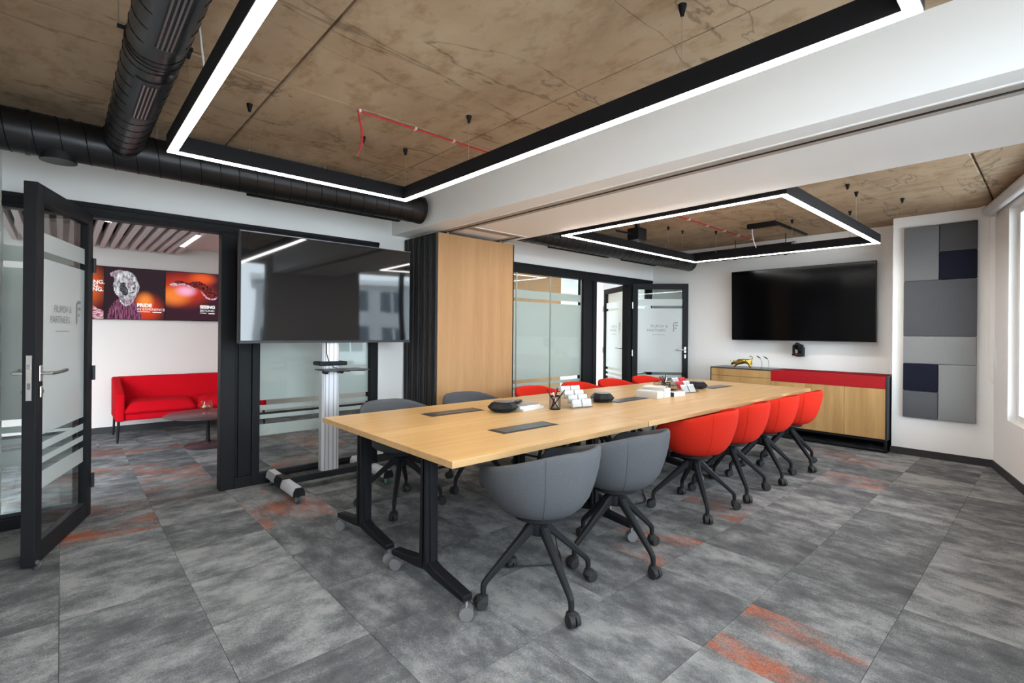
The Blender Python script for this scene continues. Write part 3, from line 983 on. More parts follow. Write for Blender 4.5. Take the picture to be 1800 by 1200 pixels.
for k, cc in enumerate([(.8, .5, .02), (.7, .02, .03), (.1, .6, .05), (.85, .15, .3), (.9, .75, .05), (.3, .65, .1), (.75, .05, .4), (.9, .3, .02), (.6, .02, .02)]):
    mtn = 'sweet_%d' % k
    pm(mtn, cc, .3)
    t = 2 * PI * k / 8
    rr = .03 if k < 8 else 0
    o = MB().lathe([(.001, -.012), (.009, -.008), (.0125, 0), (.009, .008), (.001, .012)], n=10).build('sweet', mtn, None, 'all')
    o.location = (1.215 + rr * math.cos(t), 6.455 + rr * math.sin(t), .3635 + .078 + (.004 if k % 2 else 0))
    tag(o, '%s sweet inside the stemmed glass on the coffee table' % ('amber', 'crimson', 'green', 'pink', 'yellow', 'lime', 'magenta', 'orange', 'dark red')[k], 'sweet', 'sweets in the stemmed glass')
fb = thing('floor_socket', 'grey floor box outline in the lounge carpet beside the sofa leg', 'socket', (.36, 7.12, 0))
MB().box(-.06, .30, 0, .02, 0, .006).build('rim', 'aluminium_dark', fb)
MB().box(-.06, -.045, 0, .2, 0, .006).build('rim', 'aluminium_dark', fb)
MB().box(.2, .3, .1, .2, 0, .008).build('lid', 'aluminium_dark', fb)

# ================================================================== ducts and ceiling gear
def spiral(p0, p1, r, pitch, rt_, n=20):
    p0, p1 = Vector(p0), Vector(p1)
    L = (p1 - p0).length
    d = (p1 - p0) / L
    a = d.orthogonal().normalized()
    b = d.cross(a)
    turns = L / pitch
    pts = []
    for k in range(int(turns * n) + 1):
        t = 2 * PI * k / n
        pts.append(p0 + d * (L * k / (turns * n)) + a * (r * math.cos(t)) + b * (r * math.sin(t)))
    return MB().tube(pts, rt_, 4)
# supply duct along the lounge partition with the branch
d1 = thing('ventilation_duct', 'thick black spiral duct running above the lounge glazing', 'duct', (0, 0, 0), 0, 'black spiral ducts')
MB().cyl((XL, 3.95, 2.42), (2.43, 3.95, 2.42), .12, n=40).build('pipe', 'duct_black', d1, True)
spiral((XL, 3.95, 2.42), (2.40, 3.95, 2.42), .12, .115, .0035).build('spiral_seam', 'duct_dark', d1, True)
MB().cyl((2.41, 3.95, 2.42), (2.435, 3.95, 2.42), .124, n=40).build('end_cap', 'duct_black', d1, True)
for x in (-.16, .02):
    MB().cyl((x, 3.95, 2.42), (x + .02, 3.95, 2.42), .126, n=40).build('collar', 'duct_black', d1, True)
MB().cyl((-.02, 3.95, 2.36), (-.02, 3.95, 2.285), .085, n=28).build('outlet_spigot', 'duct_black', d1, True)
MB().box(1.0, 2.25, 3.985, 4.03, 2.296, 2.33).build('linear_grille', 'duct_dark', d1, bevel=.004)
for x in (.45, 1.55):
    MB().cyl((x, 3.95, 2.53), (x, 3.95, ZC), .006, n=8).build('hanger_rod', 'steel', d1)
d2 = thing('ventilation_duct', 'black spiral duct with slotted grilles crossing overhead beside the lit frame', 'duct', (0, 0, 0), 0, 'black spiral ducts')
MB().cyl((.275, -1.2, 2.46), (.275, 3.86, 2.46), .1, n=40).build('pipe', 'duct_black', d2, True)
spiral((.275, -1.2, 2.46), (.275, 3.84, 2.46), .1, .115, .0032).build('spiral_seam', 'duct_dark', d2, True)
sd_ = MB().lathe([(.1, 0), (.112, .012), (.115, .03), (.1, .03)], n=40).build('saddle', 'duct_black', d2, True)
sd_.rotation_euler = (R(90), 0, 0)
sd_.location = (.275, 3.88, 2.46)
for y in (2.45, 2.48):
    MB().cyl((.275, y, 2.46), (.275, y + .012, 2.46), .104, n=40).build('collar', 'duct_black', d2, True)
for sx in (-1, 1):
    MB().cyl((.275 + sx * .1, 2.45, 2.48), (.275 + sx * .125, 2.45, 2.48), .008, n=8).build('clamp_bolt', 'black_metal', d2)
    MB().cyl((.275 + sx * .122, 2.45, 2.48), (.275 + sx * .122, 2.45, ZC), .003, n=6).build('hanger_rod', 'steel', d2)
def grille(y0, y1, parent):
    # curved frame hugging the underside, facing down and towards the room
    b = MB()
    A0, A1, n = R(-122), R(-48), 12
    def pt(a, y, r): return (.275 + r * math.cos(a), y, 2.46 + r * math.sin(a))
    def patch(a0, a1, ya, yb, r, bb, n=8):
        vs = []
        for k in range(n + 1):
            a = a0 + (a1 - a0) * k / n
            vs += [pt(a, ya, r), pt(a, yb, r), pt(a, yb, r + .004), pt(a, ya, r + .004)]
        fs = []
        for k in range(n):
            o = 4 * k
            for q in range(4):
                fs.append((o + q, o + (q + 1) % 4, o + 4 + (q + 1) % 4, o + 4 + q))
        fs += [(0, 1, 2, 3), (4 * n + 3, 4 * n + 2, 4 * n + 1, 4 * n)]
        bb.add(vs, fs)
    e = .035
    patch(A0, R(-105), y0, y1, .101, b)
    patch(R(-66), A1, y0, y1, .101, b)
    patch(R(-105), R(-66), y0, y0 + e, .101, b)
    patch(R(-105), R(-66), y1 - e, y1, .101, b)
    fr = b.build('grille_frame', 'graphite_edge', parent)
    bk = MB()
    patch(R(-105), R(-66), y0 + e, y1 - e, .0985, bk)
    bk.build('grille_back', 'rubber', fr)
    n = 4
    for k in range(n):
        a = R(-100) + R(24) * k / (n - 1)
        p0 = pt(a, y0 + e, .106)
        p1 = pt(a, y1 - e, .106)
        MB().bar(p0, p1, .003, .006, side=(0, 0, 1)).build('blade', 'blade_metal', fr)
grille(2.62, 3.12, d2)
grille(1.35, 2.30, d2)
d3 = thing('ventilation_duct', 'black spiral duct above the far glazing ending at the screen wall', 'duct', (0, 0, 0), 0, 'black spiral ducts')
MB().cyl((3.6, 3.86, 2.40), (7.18, 3.86, 2.40), .12, n=40).build('pipe', 'duct_black', d3, True)
spiral((3.6, 3.86, 2.40), (7.15, 3.86, 2.40), .12, .115, .004).build('spiral_seam', 'duct_dark', d3, True)
MB().cyl((7.16, 3.86, 2.40), (7.185, 3.86, 2.40), .124, n=40).build('end_cap', 'duct_black', d3, True)
MB().box(4.1, 5.2, 3.89, 3.935, 2.276, 2.31).build('linear_grille', 'duct_dark', d3, bevel=.004)
MB().box(5.5, 6.3, 3.89, 3.935, 2.276, 2.31).build('linear_grille', 'duct_dark', d3, bevel=.004)
for x in (4.4, 6.5):
    MB().cyl((x, 3.86, 2.51), (x, 3.86, ZC), .006, n=8).build('hanger_rod', 'steel', d3)
d4 = thing('ventilation_duct', 'short black duct above the wide screen', 'duct', (0, 0, 0), 0, 'black spiral ducts')
MB().cyl((6.95, 2.29, 2.43), (6.95, 3.77, 2.43), .078, n=32).build('pipe', 'duct_black', d4, True)
MB().cyl((6.95, 2.28, 2.43), (6.95, 2.31, 2.43), .081, n=32).build('end_cap', 'steel', d4, True)
spiral((6.95, 2.32, 2.43), (6.95, 3.77, 2.43), .078, .12, .0025).build('spiral_seam', 'duct_dark', d4, True)
for y in (2.4, 3.05):
    MB().cyl((6.95, y, 2.5), (6.95, y, ZC), .005, n=8).build('hanger_rod', 'black_metal', d4)
    MB().box(6.93, 6.97, y - .015, y + .015, 2.345, 2.36).build('clamp', 'black_metal', d4)

# suspended light frames
def light_frame(label, X0, X1, Y0, Y1, cups, feed):
    t = thing('pendant_lamp', label, 'lamp', (0, 0, 0), 0, 'rectangular suspended light frames')
    zb, zt, wd = 2.25, 2.34, .046
    for (a, b_, c_, d_) in ((X0, X1, Y1 - wd, Y1), (X0, X1, Y0, Y0 + wd), (X0, X0 + wd, Y0 + wd, Y1 - wd), (X1 - wd, X1, Y0 + wd, Y1 - wd)):
        MB().box(a, b_, c_, d_, zb + .003, zt).build('profile', 'black_metal', t)
    e = .003
    for (a, b_, c_, d_) in ((X0 + e, X1 - e, Y1 - wd + e, Y1 - e), (X0 + e, X1 - e, Y0 + e, Y0 + wd - e), (X0 + e, X0 + wd - e, Y0 + wd - e, Y1 - wd + e), (X1 - wd + e, X1 - e, Y0 + wd - e, Y1 - wd + e)):
        MB().box(a, b_, c_, d_, zb - .001, zb + .004).build('diffuser', 'led_light', t)
    for x, y in cups:
        k = MB().lathe([(.007, -.045), (.016, -.008), (.017, 0)], (x, y, ZC), 14).build('ceiling_cup', 'black_metal', t, True)
        MB().cyl((x, y, zt), (x, y, ZC - .04), .0012, n=5).build('suspension_wire', 'steel', k)
        MB().cyl((x, y, zt), (x, y, zt + .018), .004, n=8).build('wire_grip', 'steel', t)
    return t
lf1 = light_frame('large black rectangular light frame hanging nearest the camera', .405, 1.847, .27, 3.195,
            [(.80, 3.17), (1.50, 3.17), (1.824, 2.42), (1.824, 1.02), (.43, 2.75), (.43, 1.5), (1.824, 3.172)], None)
MB().tube([(.40, 2.3, ZC), (.395, 2.3, 2.53), (.41, 2.33, 2.45), (.425, 2.34, 2.345)], .004, 6).build('feed_cable', 'aluminium', lf1, True)
lf2 = light_frame('black rectangular light frame hanging over the red chairs', 3.585, 6.18, 1.236, 3.258,
            [(3.61, 3.235), (4.85, 3.235), (5.5, 3.235), (5.84, 3.235), (6.157, 2.95), (6.157, 2.06), (6.157, 1.50), (5.37, 1.26), (4.2, 1.26)], None)
MB().tube([(6.10, 2.48, ZC), (6.11, 2.48, 2.5), (6.13, 2.47, 2.42), (6.15, 2.45, 2.345)], .005, 6).build('feed_cable', 'white_plastic', lf2, True)
# loose ceiling cups with nothing on them
for x, y, lb in ((5.05, 1.25, 'small black ceiling cup nearest the window side of the far ceiling'), (5.93, 1.02, 'small black ceiling cup close to the acoustic panel pier')):
    o = MB().lathe([(.007, -.045), (.016, -.008), (.017, 0)], (x, y, ZC), 14).build('ceiling_cup', 'black_metal', None, True)
    tag(o, lb, 'ceiling cup', 'loose ceiling cups')
# red fire alarm cables
rc = thing('alarm_cable', 'red alarm cable clipped to the concrete with a dangling end', 'cable', (0, 0, 0), 0, 'red alarm cables')
MB().tube([(1.29 + 1.15 * k / 20, 2.80 + (.004 if k % 2 else 0), ZC - .006) for k in range(21)], .005, 6).build('cable', 'red_cable', rc, True)
MB().tube([(1.29, 2.80, ZC - .006), (1.30, 2.81, ZC - .03), (1.325, 2.83, ZC - .09), (1.34, 2.85, ZC - .15), (1.335, 2.86, ZC - .21), (1.32, 2.87, ZC - .25)], .004, 6).build('dangling_end', 'red_cable', rc, True)
MB().tube([(1.29, 2.79, ZC - .006), (1.305, 2.80, ZC - .05), (1.332, 2.82, ZC - .12), (1.345, 2.85, ZC - .18), (1.32, 2.87, ZC - .25)], .003, 6).build('dangling_end', 'red_cable', rc, True)
for x in (1.30, 1.68, 1.98, 2.3):
    MB().box(x - .006, x + .006, 2.785, 2.815, ZC - .014, ZC).build('clip', 'white_plastic', rc)
rc2 = thing('alarm_cable', 'red alarm cable clipped to the far ceiling above the screen', 'cable', (0, 0, 0), 0, 'red alarm cables')
MB().tube([(4.6 + 2.6 * k / 20, 2.86, ZC - .006) for k in range(21)], .006, 6).build('cable', 'red_cable', rc2, True)
for x in (5.3, 5.75, 6.2, 6.6, 7.0):
    MB().box(x - .008, x + .008, 2.84, 2.88, ZC - .016, ZC).build('clip', 'white_plastic', rc2)
# black ceiling speaker with arm, cable box with conduit
sp = thing('ceiling_loudspeaker', 'black cube spotlight on an arm under the far ceiling', 'loudspeaker', (4.93, 3.30, 0))
MB().box(-.085, .085, -.075, .075, 2.385, 2.52).build('cube_body', 'black_plastic', sp, bevel=.006)
for x in (-.035, .035):
    MB().cyl((x, 0, 2.378), (x, 0, 2.39), .026, n=20).build('lens', 'aluminium_dark', sp)  # dark discs under the speaker box
MB().bar((-.08, 0, 2.45), (-.36, .03, 2.45), .014, .02).build('arm', 'black_metal', sp)
MB().box(-.02, .02, -.02, .02, 2.52, ZC).build('ceiling_mount', 'black_metal', sp)
cb = thing('cable_box', 'flat black junction box with conduit on the far ceiling', 'junction box', (6.08, 2.33, 0))
MB().box(-.035, .035, -.13, .19, ZC - .055, ZC).build('box_body', 'black_plastic', cb, bevel=.004)
MB().box(.03, 1.06, -.125, -.095, ZC - .022, ZC).build('conduit', 'black_plastic', cb)

# ================================================================== conference tables
TZ = .745
def caster_double(x, y, parent, rz=0):
    c = MB()
    dx, dy = math.cos(rz), math.sin(rz)
    for sd in (-1, 1):
        c.cyl((x + dx * .005 * sd, y + dy * .005 * sd, .034), (x + dx * .026 * sd, y + dy * .026 * sd, .034), .0335, .032, 24)
    c = c.build('caster', 'chrome', parent, True)
    MB().cyl((x, y, .031), (x, y, .095), .008, n=10).build('caster_stem', 'chrome', c, True)
def t_leg(x, yc, half, parent, casters=True):
    """T foot: tapered twin-blade column on an arched foot with a caster at each end"""
    l = MB()
    l.prism([(yc - .045, .12), (yc + .045, .12), (yc + .032, TZ - .07), (yc - .032, TZ - .07)], x - .014, x + .014, 'yzx')
    l.prism([(yc - .032, .13), (yc - .010, .13), (yc - .007, TZ - .07), (yc - .026, TZ - .07)], x - .036, x + .036, 'yzx')
    l.prism([(yc + .010, .13), (yc + .032, .13), (yc + .026, TZ - .07), (yc + .007, TZ - .07)], x - .036, x + .036, 'yzx')
    l = l.build('leg', 'black_metal', parent, bevel=.003)
    ft = MB()
    prof = [(yc - half, .085), (yc - half, .115), (yc - .10, .150), (yc - .05, .165), (yc + .05, .165), (yc + .10, .150), (yc + half, .115), (yc + half, .085), (yc + .08, .105), (yc, .118), (yc - .08, .105)]
    ft.prism(prof, x - .028, x + .028, 'yzx')
    ft.build('foot', 'black_metal', l, bevel=.006)
    MB().box(x - .03, x + .03, yc - half * .8, yc + half * .8, TZ - .07, TZ - .032).build('top_bracket', 'black_metal', l)
    if casters:
        caster_double(x, yc - half + .01, l, R(52))
        caster_double(x, yc + half - .01, l, R(38))
def conf_table(label, x0, x1, y0, y1, bx):
    t = thing('conference_table', label, 'table', ((x0 + x1) / 2, (y0 + y1) / 2, 0), 0, 'conference tables pushed together')
    L, W = (x1 - x0) / 2 - .001, (y1 - y0) / 2 - .001
    MB().box(-L, L, -W, W, TZ - .032, TZ).build('tabletop', 'oak_table', t, bevel=.0015, seg=1)
    MB().box(-L - .0008, L + .0008, -W - .0008, W + .0008, TZ - .031, TZ - .0015).build('edge_band', 'oak_edge', t)
    for sx in (-1, 1):
        t_leg(sx * (L - .115), 0, min(W - .03, .345), t)
        MB().box(-L + .1, L - .1, sx * .12 - .02, sx * .12 + .02, TZ - .075, TZ - .033).build('under_rail', 'black_metal', t)
    for sx in (-1, 1):
        MB().bar((-.18, sx * W * .55, TZ - .09), (.18, sx * W * .55 + .05, TZ - .20), .03, .012).build('flip_brace', 'black_metal', t)
        MB().bar((-.18, sx * W * .55, TZ - .20), (.18, sx * W * .55 + .05, TZ - .09), .03, .012).build('flip_brace', 'black_metal', t)
    if bx:
        X, Y = bx
        b = MB().box(X - .225, X + .225, Y - .072, Y + .072, TZ - .03, TZ + .0015).build('cable_flap_frame', 'graphite_edge', t)
        MB().box(X - .20, X + .20, Y - .052, Y + .066, TZ + .001, TZ + .0035).build('cable_flap', 'tray_dark', b, bevel=.001, seg=1)
        MB().box(X - .212, X + .212, Y - .066, Y - .056, TZ, TZ + .0022).build('brush_strip', 'rubber', b)
    return t
conf_table('oak conference table at the open end, on the window side', 1.26, 2.79, 1.77, 2.49, (.02, .01))
conf_table('oak conference table at the open end, on the lounge side', 1.26, 2.79, 2.49, 3.215, (.02, .01))
conf_table('wide oak conference table in the middle of the row', 2.79, 4.32, 1.765, 3.20, (.01, -.01))
conf_table('wide oak conference table at the sideboard end', 4.32, 5.86, 1.765, 3.19, (.12, -.01))

# ================================================================== chairs
def tub_shell():
    def zr(a):
        a = abs(a)
        def ss(x): x = min(1, max(0, x)); return x * x * (3 - 2 * x)
        z = .768 - .095 * ss((a - 20) / 100)
        z -= .165 * ss((a - 116) / 34)
        return z
    prof = [(.09, .420, 0), (.145, .423, 0), (.188, .440, 0), (.222, .470, 0), (.252, .515, 0), (.277, None, .28), (.295, None, .56), (.304, None, .82), (.304, None, .94), (.298, None, .99), (.288, None, 1.0),
            (.277, None, .98), (.272, None, .90), (.266, None, .70), (.25, None, .35), (.232, .51, 0), (.20, .495, 0), (.10, .49, 0)]
    n = 64
    vs, fs = [], []
    for k in range(n):
        th = 2 * PI * k / n
        a = math.degrees((th + PI) % (2 * PI) - PI)          # 0 = back
        top = zr(a)
        fl = 1 - .05 * max(0, (abs(a) - 125) / 55)
        for r, z, f in prof:
            zz = z if z is not None else .515 + (top - .515) * f
            zz = min(zz, top) if r > .23 else zz
            vs.append((r * fl * math.sin(th), -r * fl * math.cos(th), zz))
    m_ = len(prof)
    for k in range(n):
        k2 = (k + 1) % n
        for i in range(m_ - 1):
            fs.append((k * m_ + i, k2 * m_ + i, k2 * m_ + i + 1, k * m_ + i + 1))
    fs.append(tuple(k * m_ for k in range(n))[::-1])
    fs.append(tuple(k * m_ + m_ - 1 for k in range(n)))
    seams = []
    for a in (-44, 44):
        th = R(a)
        pts = []
        for r, z, f in prof[2:11]:
            zz = z if z is not None else .515 + (zr(a) - .515) * f
            pts.append(((r + .0008) * math.sin(th), -(r + .0008) * math.cos(th), zz))
        seams.append(pts)
    return vs, fs, seams
SH_V, SH_F, SH_S = tub_shell()
LEGM = {}
def make_chair(fabric):
    t = thing('tub_chair', '', 'chair', (0, 0, 0))
    MB().add(SH_V, SH_F).build('seat_shell', fabric, t, 'all')
    for pts in SH_S:
        MB().tube(pts, .0016, 5).build('seam', fabric, t, True)
    MB().lathe([(.02, .47), (.20, .475), (.234, .488), (.240, .505), (.222, .525), (.15, .537), (.02, .54)], n=40).build('seat_cushion', fabric, t, 'all')
    MB().lathe([(.12, .395), (.13, .40), (.13, .418), (.05, .42)], n=28).build('seat_plate', 'chair_black', t, True)
    MB().lathe([(.012, .30), (.046, .305), (.052, .33), (.05, .365), (.034, .375), (.034, .385), (.038, .388), (.034, .392), (.03, .398), (.03, .41)], n=24).build('swivel_post', 'chair_black', t, True)
    for k in range(4):
        b = MB()
        pts = [((.02, 0, .350), .050, .060), ((.055, 0, .335), .046, .052), ((.09, 0, .302), .040, .042), ((.285, 0, .128), .027, .027), ((.297, 0, .112), .026, .027), ((.30, 0, .095), .024, .024), ((.30, 0, .06), .022, .022)]
        vs, fs = [], []
        for i, (p, wd, hh) in enumerate(pts):
            p0 = Vector(pts[max(i - 1, 0)][0])
            p1 = Vector(pts[min(i + 1, len(pts) - 1)][0])
            d = (p1 - p0).normalized()
            nrm = Vector((-d.z, 0, d.x))
            c = Vector(p)
            for sa, sb_ in ((-1, -.6), (-.6, -1), (.6, -1), (1, -.6), (1, .6), (.6, 1), (-.6, 1), (-1, .6)):
                vs.append(c + Vector((0, 1, 0)) * (sa * wd / 2) + nrm * (sb_ * hh / 2))
        for i in range(len(pts) - 1):
            for q in range(8):
                fs.append((i * 8 + q, i * 8 + (q + 1) % 8, (i + 1) * 8 + (q + 1) % 8, (i + 1) * 8 + q))
        fs += [tuple(range(8))[::-1], tuple(range((len(pts) - 1) * 8, len(pts) * 8))]
        if 'leg' not in LEGM:
            o = MB().add(vs, fs).build('leg', 'chair_black', t)
            LEGM['leg'] = o.data
            cs = MB()
            for sd in (-1, 1):
                cs.cyl((.314, sd * .004, .031), (.314, sd * .027, .031), .031, .028, 20)
            hood = []
            cs.lathe([(.016, .062), (.026, .056), (.030, .036)], (.304, 0, .004), 14)
            cc = cs.build('caster', 'rubber', o, True)
            LEGM['caster'] = cc.data
        else:
            o = D.objects.new('leg', LEGM['leg'])
            COL.objects.link(o)
            o.parent = t
            cc = D.objects.new('caster', LEGM['caster'])
            COL.objects.link(cc)
            cc.parent = o
        cc.rotation_euler = (0, 0, 0)
    return t
proto = {'grey': make_chair('grey_fabric'), 'red': make_chair('red_fabric')}
used = set()
crand = random.Random(5)
def place_chair(kind, x, y, face, base, label, group):
    if kind in used:
        c = copy_tree(proto[kind])
    else:
        used.add(kind)
        c = proto[kind]
    c.location = (x, y, 0)
    c.rotation_euler = (0, 0, R(face))
    c['label'] = label
    c['group'] = group
    legs = [o for o in c.children if o.name.startswith('leg')]
    for k, o in enumerate(legs):
        o.rotation_euler = (0, 0, R(base + 90 * k - face))
W_, L_ = 'chairs on the window side of the table', 'chairs on the lounge side of the table'
place_chair('grey', 1.78, 1.75, 4, -16, 'grey tub chair on casters at the open end of the table, nearest the camera', W_)
place_chair('grey', 2.425, 1.755, 2, -12, 'grey tub chair on casters next to the first red chair, window side', W_)
place_chair('red', 3.53, 1.845, 6, -45, 'red tub chair next to the grey chairs, window side of the table', W_)
place_chair('red', 4.16, 1.86, 4, -41, 'second red tub chair from the grey chairs, window side', W_)
place_chair('red', 4.82, 1.86, 2, -36, 'third red tub chair from the grey chairs, window side', W_)
place_chair('red', 5.445, 1.85, 0, -29, 'red tub chair nearest the sideboard, window side', W_)
place_chair('grey', 1.90, 3.33, 182, -38, 'grey tub chair in front of the rolling screen, lounge side of the table', L_)
place_chair('grey', 2.66, 3.36, 180, 15, 'grey tub chair in front of the oak sliding wall', L_)
place_chair('red', 3.50, 3.36, 180, 30, 'red tub chair beside the oak sliding wall, lounge side', L_)
place_chair('red', 4.17, 3.36, 180, 10, 'second red tub chair from the oak sliding wall, lounge side', L_)
place_chair('red', 4.80, 3.36, 180, -20, 'third red tub chair from the oak sliding wall, lounge side', L_)
place_chair('red', 5.48, 3.36, 180, 40, 'red tub chair in front of the far open glass door', L_)

# ================================================================== rolling screen
tv = thing('rolling_television', 'large glossy television on a silver rolling stand by the lounge glazing', 'television', (1.70, 4.2, 0))
MB().box(-.722, .722, -.10, -.045, 1.208, 2.052).build('bezel', 'black_plastic', tv, bevel=.004)
scr = MB()
nx, nz = 24, 14
vs, fs = [], []
for j in range(nz + 1):
    for i in range(nx + 1):
        u, v = i / nx * 2 - 1, j / nz * 2 - 1
        # the panel bows very slightly towards its edges
        y = -.1015 - .0016 * (1 - u * u) * (1 - v * v)
        vs.append((u * .713, y, 1.636 + v * .407))
for j in range(nz):
    for i in range(nx):
        a = j * (nx + 1) + i
        fs.append((a, a + 1, a + nx + 2, a + nx + 1))
MB().add(vs, fs).build('display', 'screen_black', tv, 'all')
MB().box(-.72, .72, -.104, -.098, 1.208, 1.226).build('lower_trim', 'graphite_edge', tv)
MB().box(-.724, .724, -.1, -.05, 2.050, 2.054).build('upper_trim', 'aluminium_dark', tv)
MB().box(-.726, -.722, -.10, -.05, 1.208, 2.052).build('side_trim', 'black_plastic', tv)
MB().box(-.30, .30, -.045, -.02, 1.4, 1.85).build('mount_plate', 'black_metal', tv)
MB().prism([(-.075, -.03), (-.06, -.045), (.06, -.045), (.075, -.03), (.075, .03), (.06, .045), (-.06, .045), (-.075, .03)], .12, 1.9).build('column', 'aluminium', tv, True)
for x in (-.05, -.02, .02, .05):
    MB().box(x - .002, x + .002, -.047, -.045, .12, 1.9).build('column_groove', 'aluminium_dark', tv)
MB().prism([(-.36, .075), (-.36, .12), (-.30, .128), (.30, .128), (.36, .12), (.36, .075)], -.06, .06, 'xzy').build('base_beam', 'black_plastic', tv, bevel=.006)
for x in (-.25, -.18, .14, .2, .27):
    MB().box(x - .003, x + .003, -.055, .055, .128, .131).build('beam_joint', 'rubber', tv)
for sx in (-1, 1):
    x = sx * .37
    f = MB().prism([(x - .045, .065), (x - .04, .10), (x - .025, .125), (x + .025, .125), (x + .04, .10), (x + .045, .065)], -.36, .30, 'xzy').build('foot_rail', 'aluminium', tv, True)
    MB().prism([(x - .052, .06), (x - .047, .105), (x - .03, .135), (x + .03, .135), (x + .047, .105), (x + .052, .06)], -.075, .075, 'xzy').build('foot_clamp', 'black_plastic', f, bevel=.005)
    for y0, y1 in ((-.372, -.36), (.30, .312)):
        MB().prism([(x - .045, .062), (x - .04, .10), (x - .025, .126), (x + .025, .126), (x + .04, .10), (x + .045, .062)], y0, y1, 'xzy').build('end_cap', 'black_plastic', f)
    for y in (-.335, .27):
        MB().box(x - .02, x + .02, y - .02, y + .02, .058, .068).build('caster_plate', 'chrome', f)
        MB().box(x + .01, x + .05, y - .035, y - .02, .062, .068).build('brake_pedal', 'chrome', f)
        for q in (-.016, .016):
            MB().prism([(y - .015, .06), (y + .015, .06), (y + .008, .02), (y - .008, .02)], x + q - .002, x + q + .002, 'yzx').build('caster_fork', 'steel', f)
        c = MB().cyl((x - .011, y, .034), (x + .011, y, .034), .0335, n=24).build('caster_wheel', 'caster_blue', f, True)
        MB().cyl((x - .012, y, .034), (x + .012, y, .034), .024, n=20).build('wheel_ring', 'caster_green', c)
        MB().cyl((x - .013, y, .034), (x + .013, y, .034), .015, n=16).build('wheel_hub', 'steel', c)
sh = MB().box(-.16, .21, -.33, -.09, .985, .993).build('shelf', 'tray_dark', tv, bevel=.002)
MB().box(-.12, .12, -.10, .06, 1.015, 1.05).build('shelf_clamp', 'black_plastic', tv, bevel=.012)
for x in (-.07, .06):
    MB().cyl((x, -.12, .965), (x, -.06, .965), .018, n=16).build('shelf_bracket', 'black_plastic', tv)
    MB().bar((x, -.1, .975), (x + .13, -.28, .982), .02, .014).build('shelf_arm', 'black_plastic', tv)
MB().tube([(-.05, -.06, 1.21), (-.05, -.062, 1.12), (-.04, -.08, 1.06), (-.02, -.13, 1.005), (.0, -.16, 1.0)], .004, 6).build('power_cable', 'rubber', tv, True)

# ================================================================== sideboard wall
sb = thing('sideboard', 'low oak sideboard with black frame and red lacquer tray under the screen', 'sideboard', (6.8, 1.29, 0))
SL, SD = 2.03, .48      # length along y, depth along x
MB().box(.02, SD, .015, SL - .015, .15, .70).build('carcass', 'black_metal', sb)
MB().box(.0, SD, SL - .80, SL, .836, .853).build('top_plate', 'tray_dark', sb)
MB().box(.0, SD, -.004, .014, .14, .853).build('side_panel', 'graphite_edge', sb)
MB().box(.0, SD, SL - .012, SL, .14, .853).build('side_panel', 'graphite', sb)
MB().box(.46, SD, 0, SL - .80, .70, .853).build('back_panel', 'black_metal', sb)
tr = MB().box(-.002, .014, .016, SL - .81, .715, .85).build('tray_front', 'red_lacquer', sb)
MB().box(.014, .46, .016, SL - .81, .70, .735).build('tray_floor', 'red_lacquer', tr)
MB().box(.445, .458, .016, SL - .81, .735, .848).build('tray_back', 'red_lacquer', tr)
MB().box(.014, .445, .016, .028, .735, .848).build('tray_side', 'red_lacquer', tr)
MB().box(.014, .445, SL - .822, SL - .81, .735, .848).build('tray_side', 'red_lacquer', tr)
MB().box(.0, .018, SL - .805, SL - .014, .742, .836).build('drawer', 'oak_door', sb, bevel=.001, seg=1)
MB().box(.0, .018, SL - .805, SL - .412, .15, .738).build('cabinet_door', 'oak_door', sb, bevel=.001, seg=1)
MB().box(.0, .018, SL - .408, SL - .014, .15, .738).build('cabinet_door', 'oak_door', sb, bevel=.001, seg=1)
for y0, y1 in ((.016, .406), (.410, .812), (.816, SL - .809)):
    MB().box(.0, .018, y0, y1, .15, .712).build('cabinet_door', 'oak_door', sb, bevel=.001, seg=1)
MB().box(.02, SD, .015, SL - .015, .738, .742).build('shadow_gap', 'rubber', sb)
pl = MB()
for y in (.0, SL - .025):
    pl.box(0, .025, y, y + .025, 0, .14).box(SD - .025, SD, y, y + .025, 0, .14)
    pl.box(.025, SD - .025, y, y + .025, 0, .02)
pl.box(0, .025, .025, SL - .025, 0, .022).box(0, .025, .025, SL - .025, .122, .142)
pl.box(SD - .02, SD, .025, SL - .025, 0, .14)
pl.build('plinth_frame', 'black_metal', sb)

# bull figure
bull = thing('bull_statuette', 'gold charging bull statuette on the dark sideboard top', 'statuette', (6.93, 2.93, .853))
def skin_body(name, mat, parent, nodes, edges, sub=2):
    me = D.meshes.new(name)
    me.from_pydata([p for p, r in nodes], edges, [])
    me.materials.append(MAT[mat])
    o = D.objects.new(name, me)
    COL.objects.link(o)
    o.parent = parent
    md = o.modifiers.new('skin', 'SKIN')
    sv = me.skin_vertices[0].data
    for k, (p, r) in enumerate(nodes):
        sv[k].radius = (r, r) if not isinstance(r, tuple) else r
    sv[0].use_root = True
    s2 = o.modifiers.new('sub', 'SUBSURF')
    s2.levels = s2.render_levels = sub
    md.use_smooth_shade = True
    return o
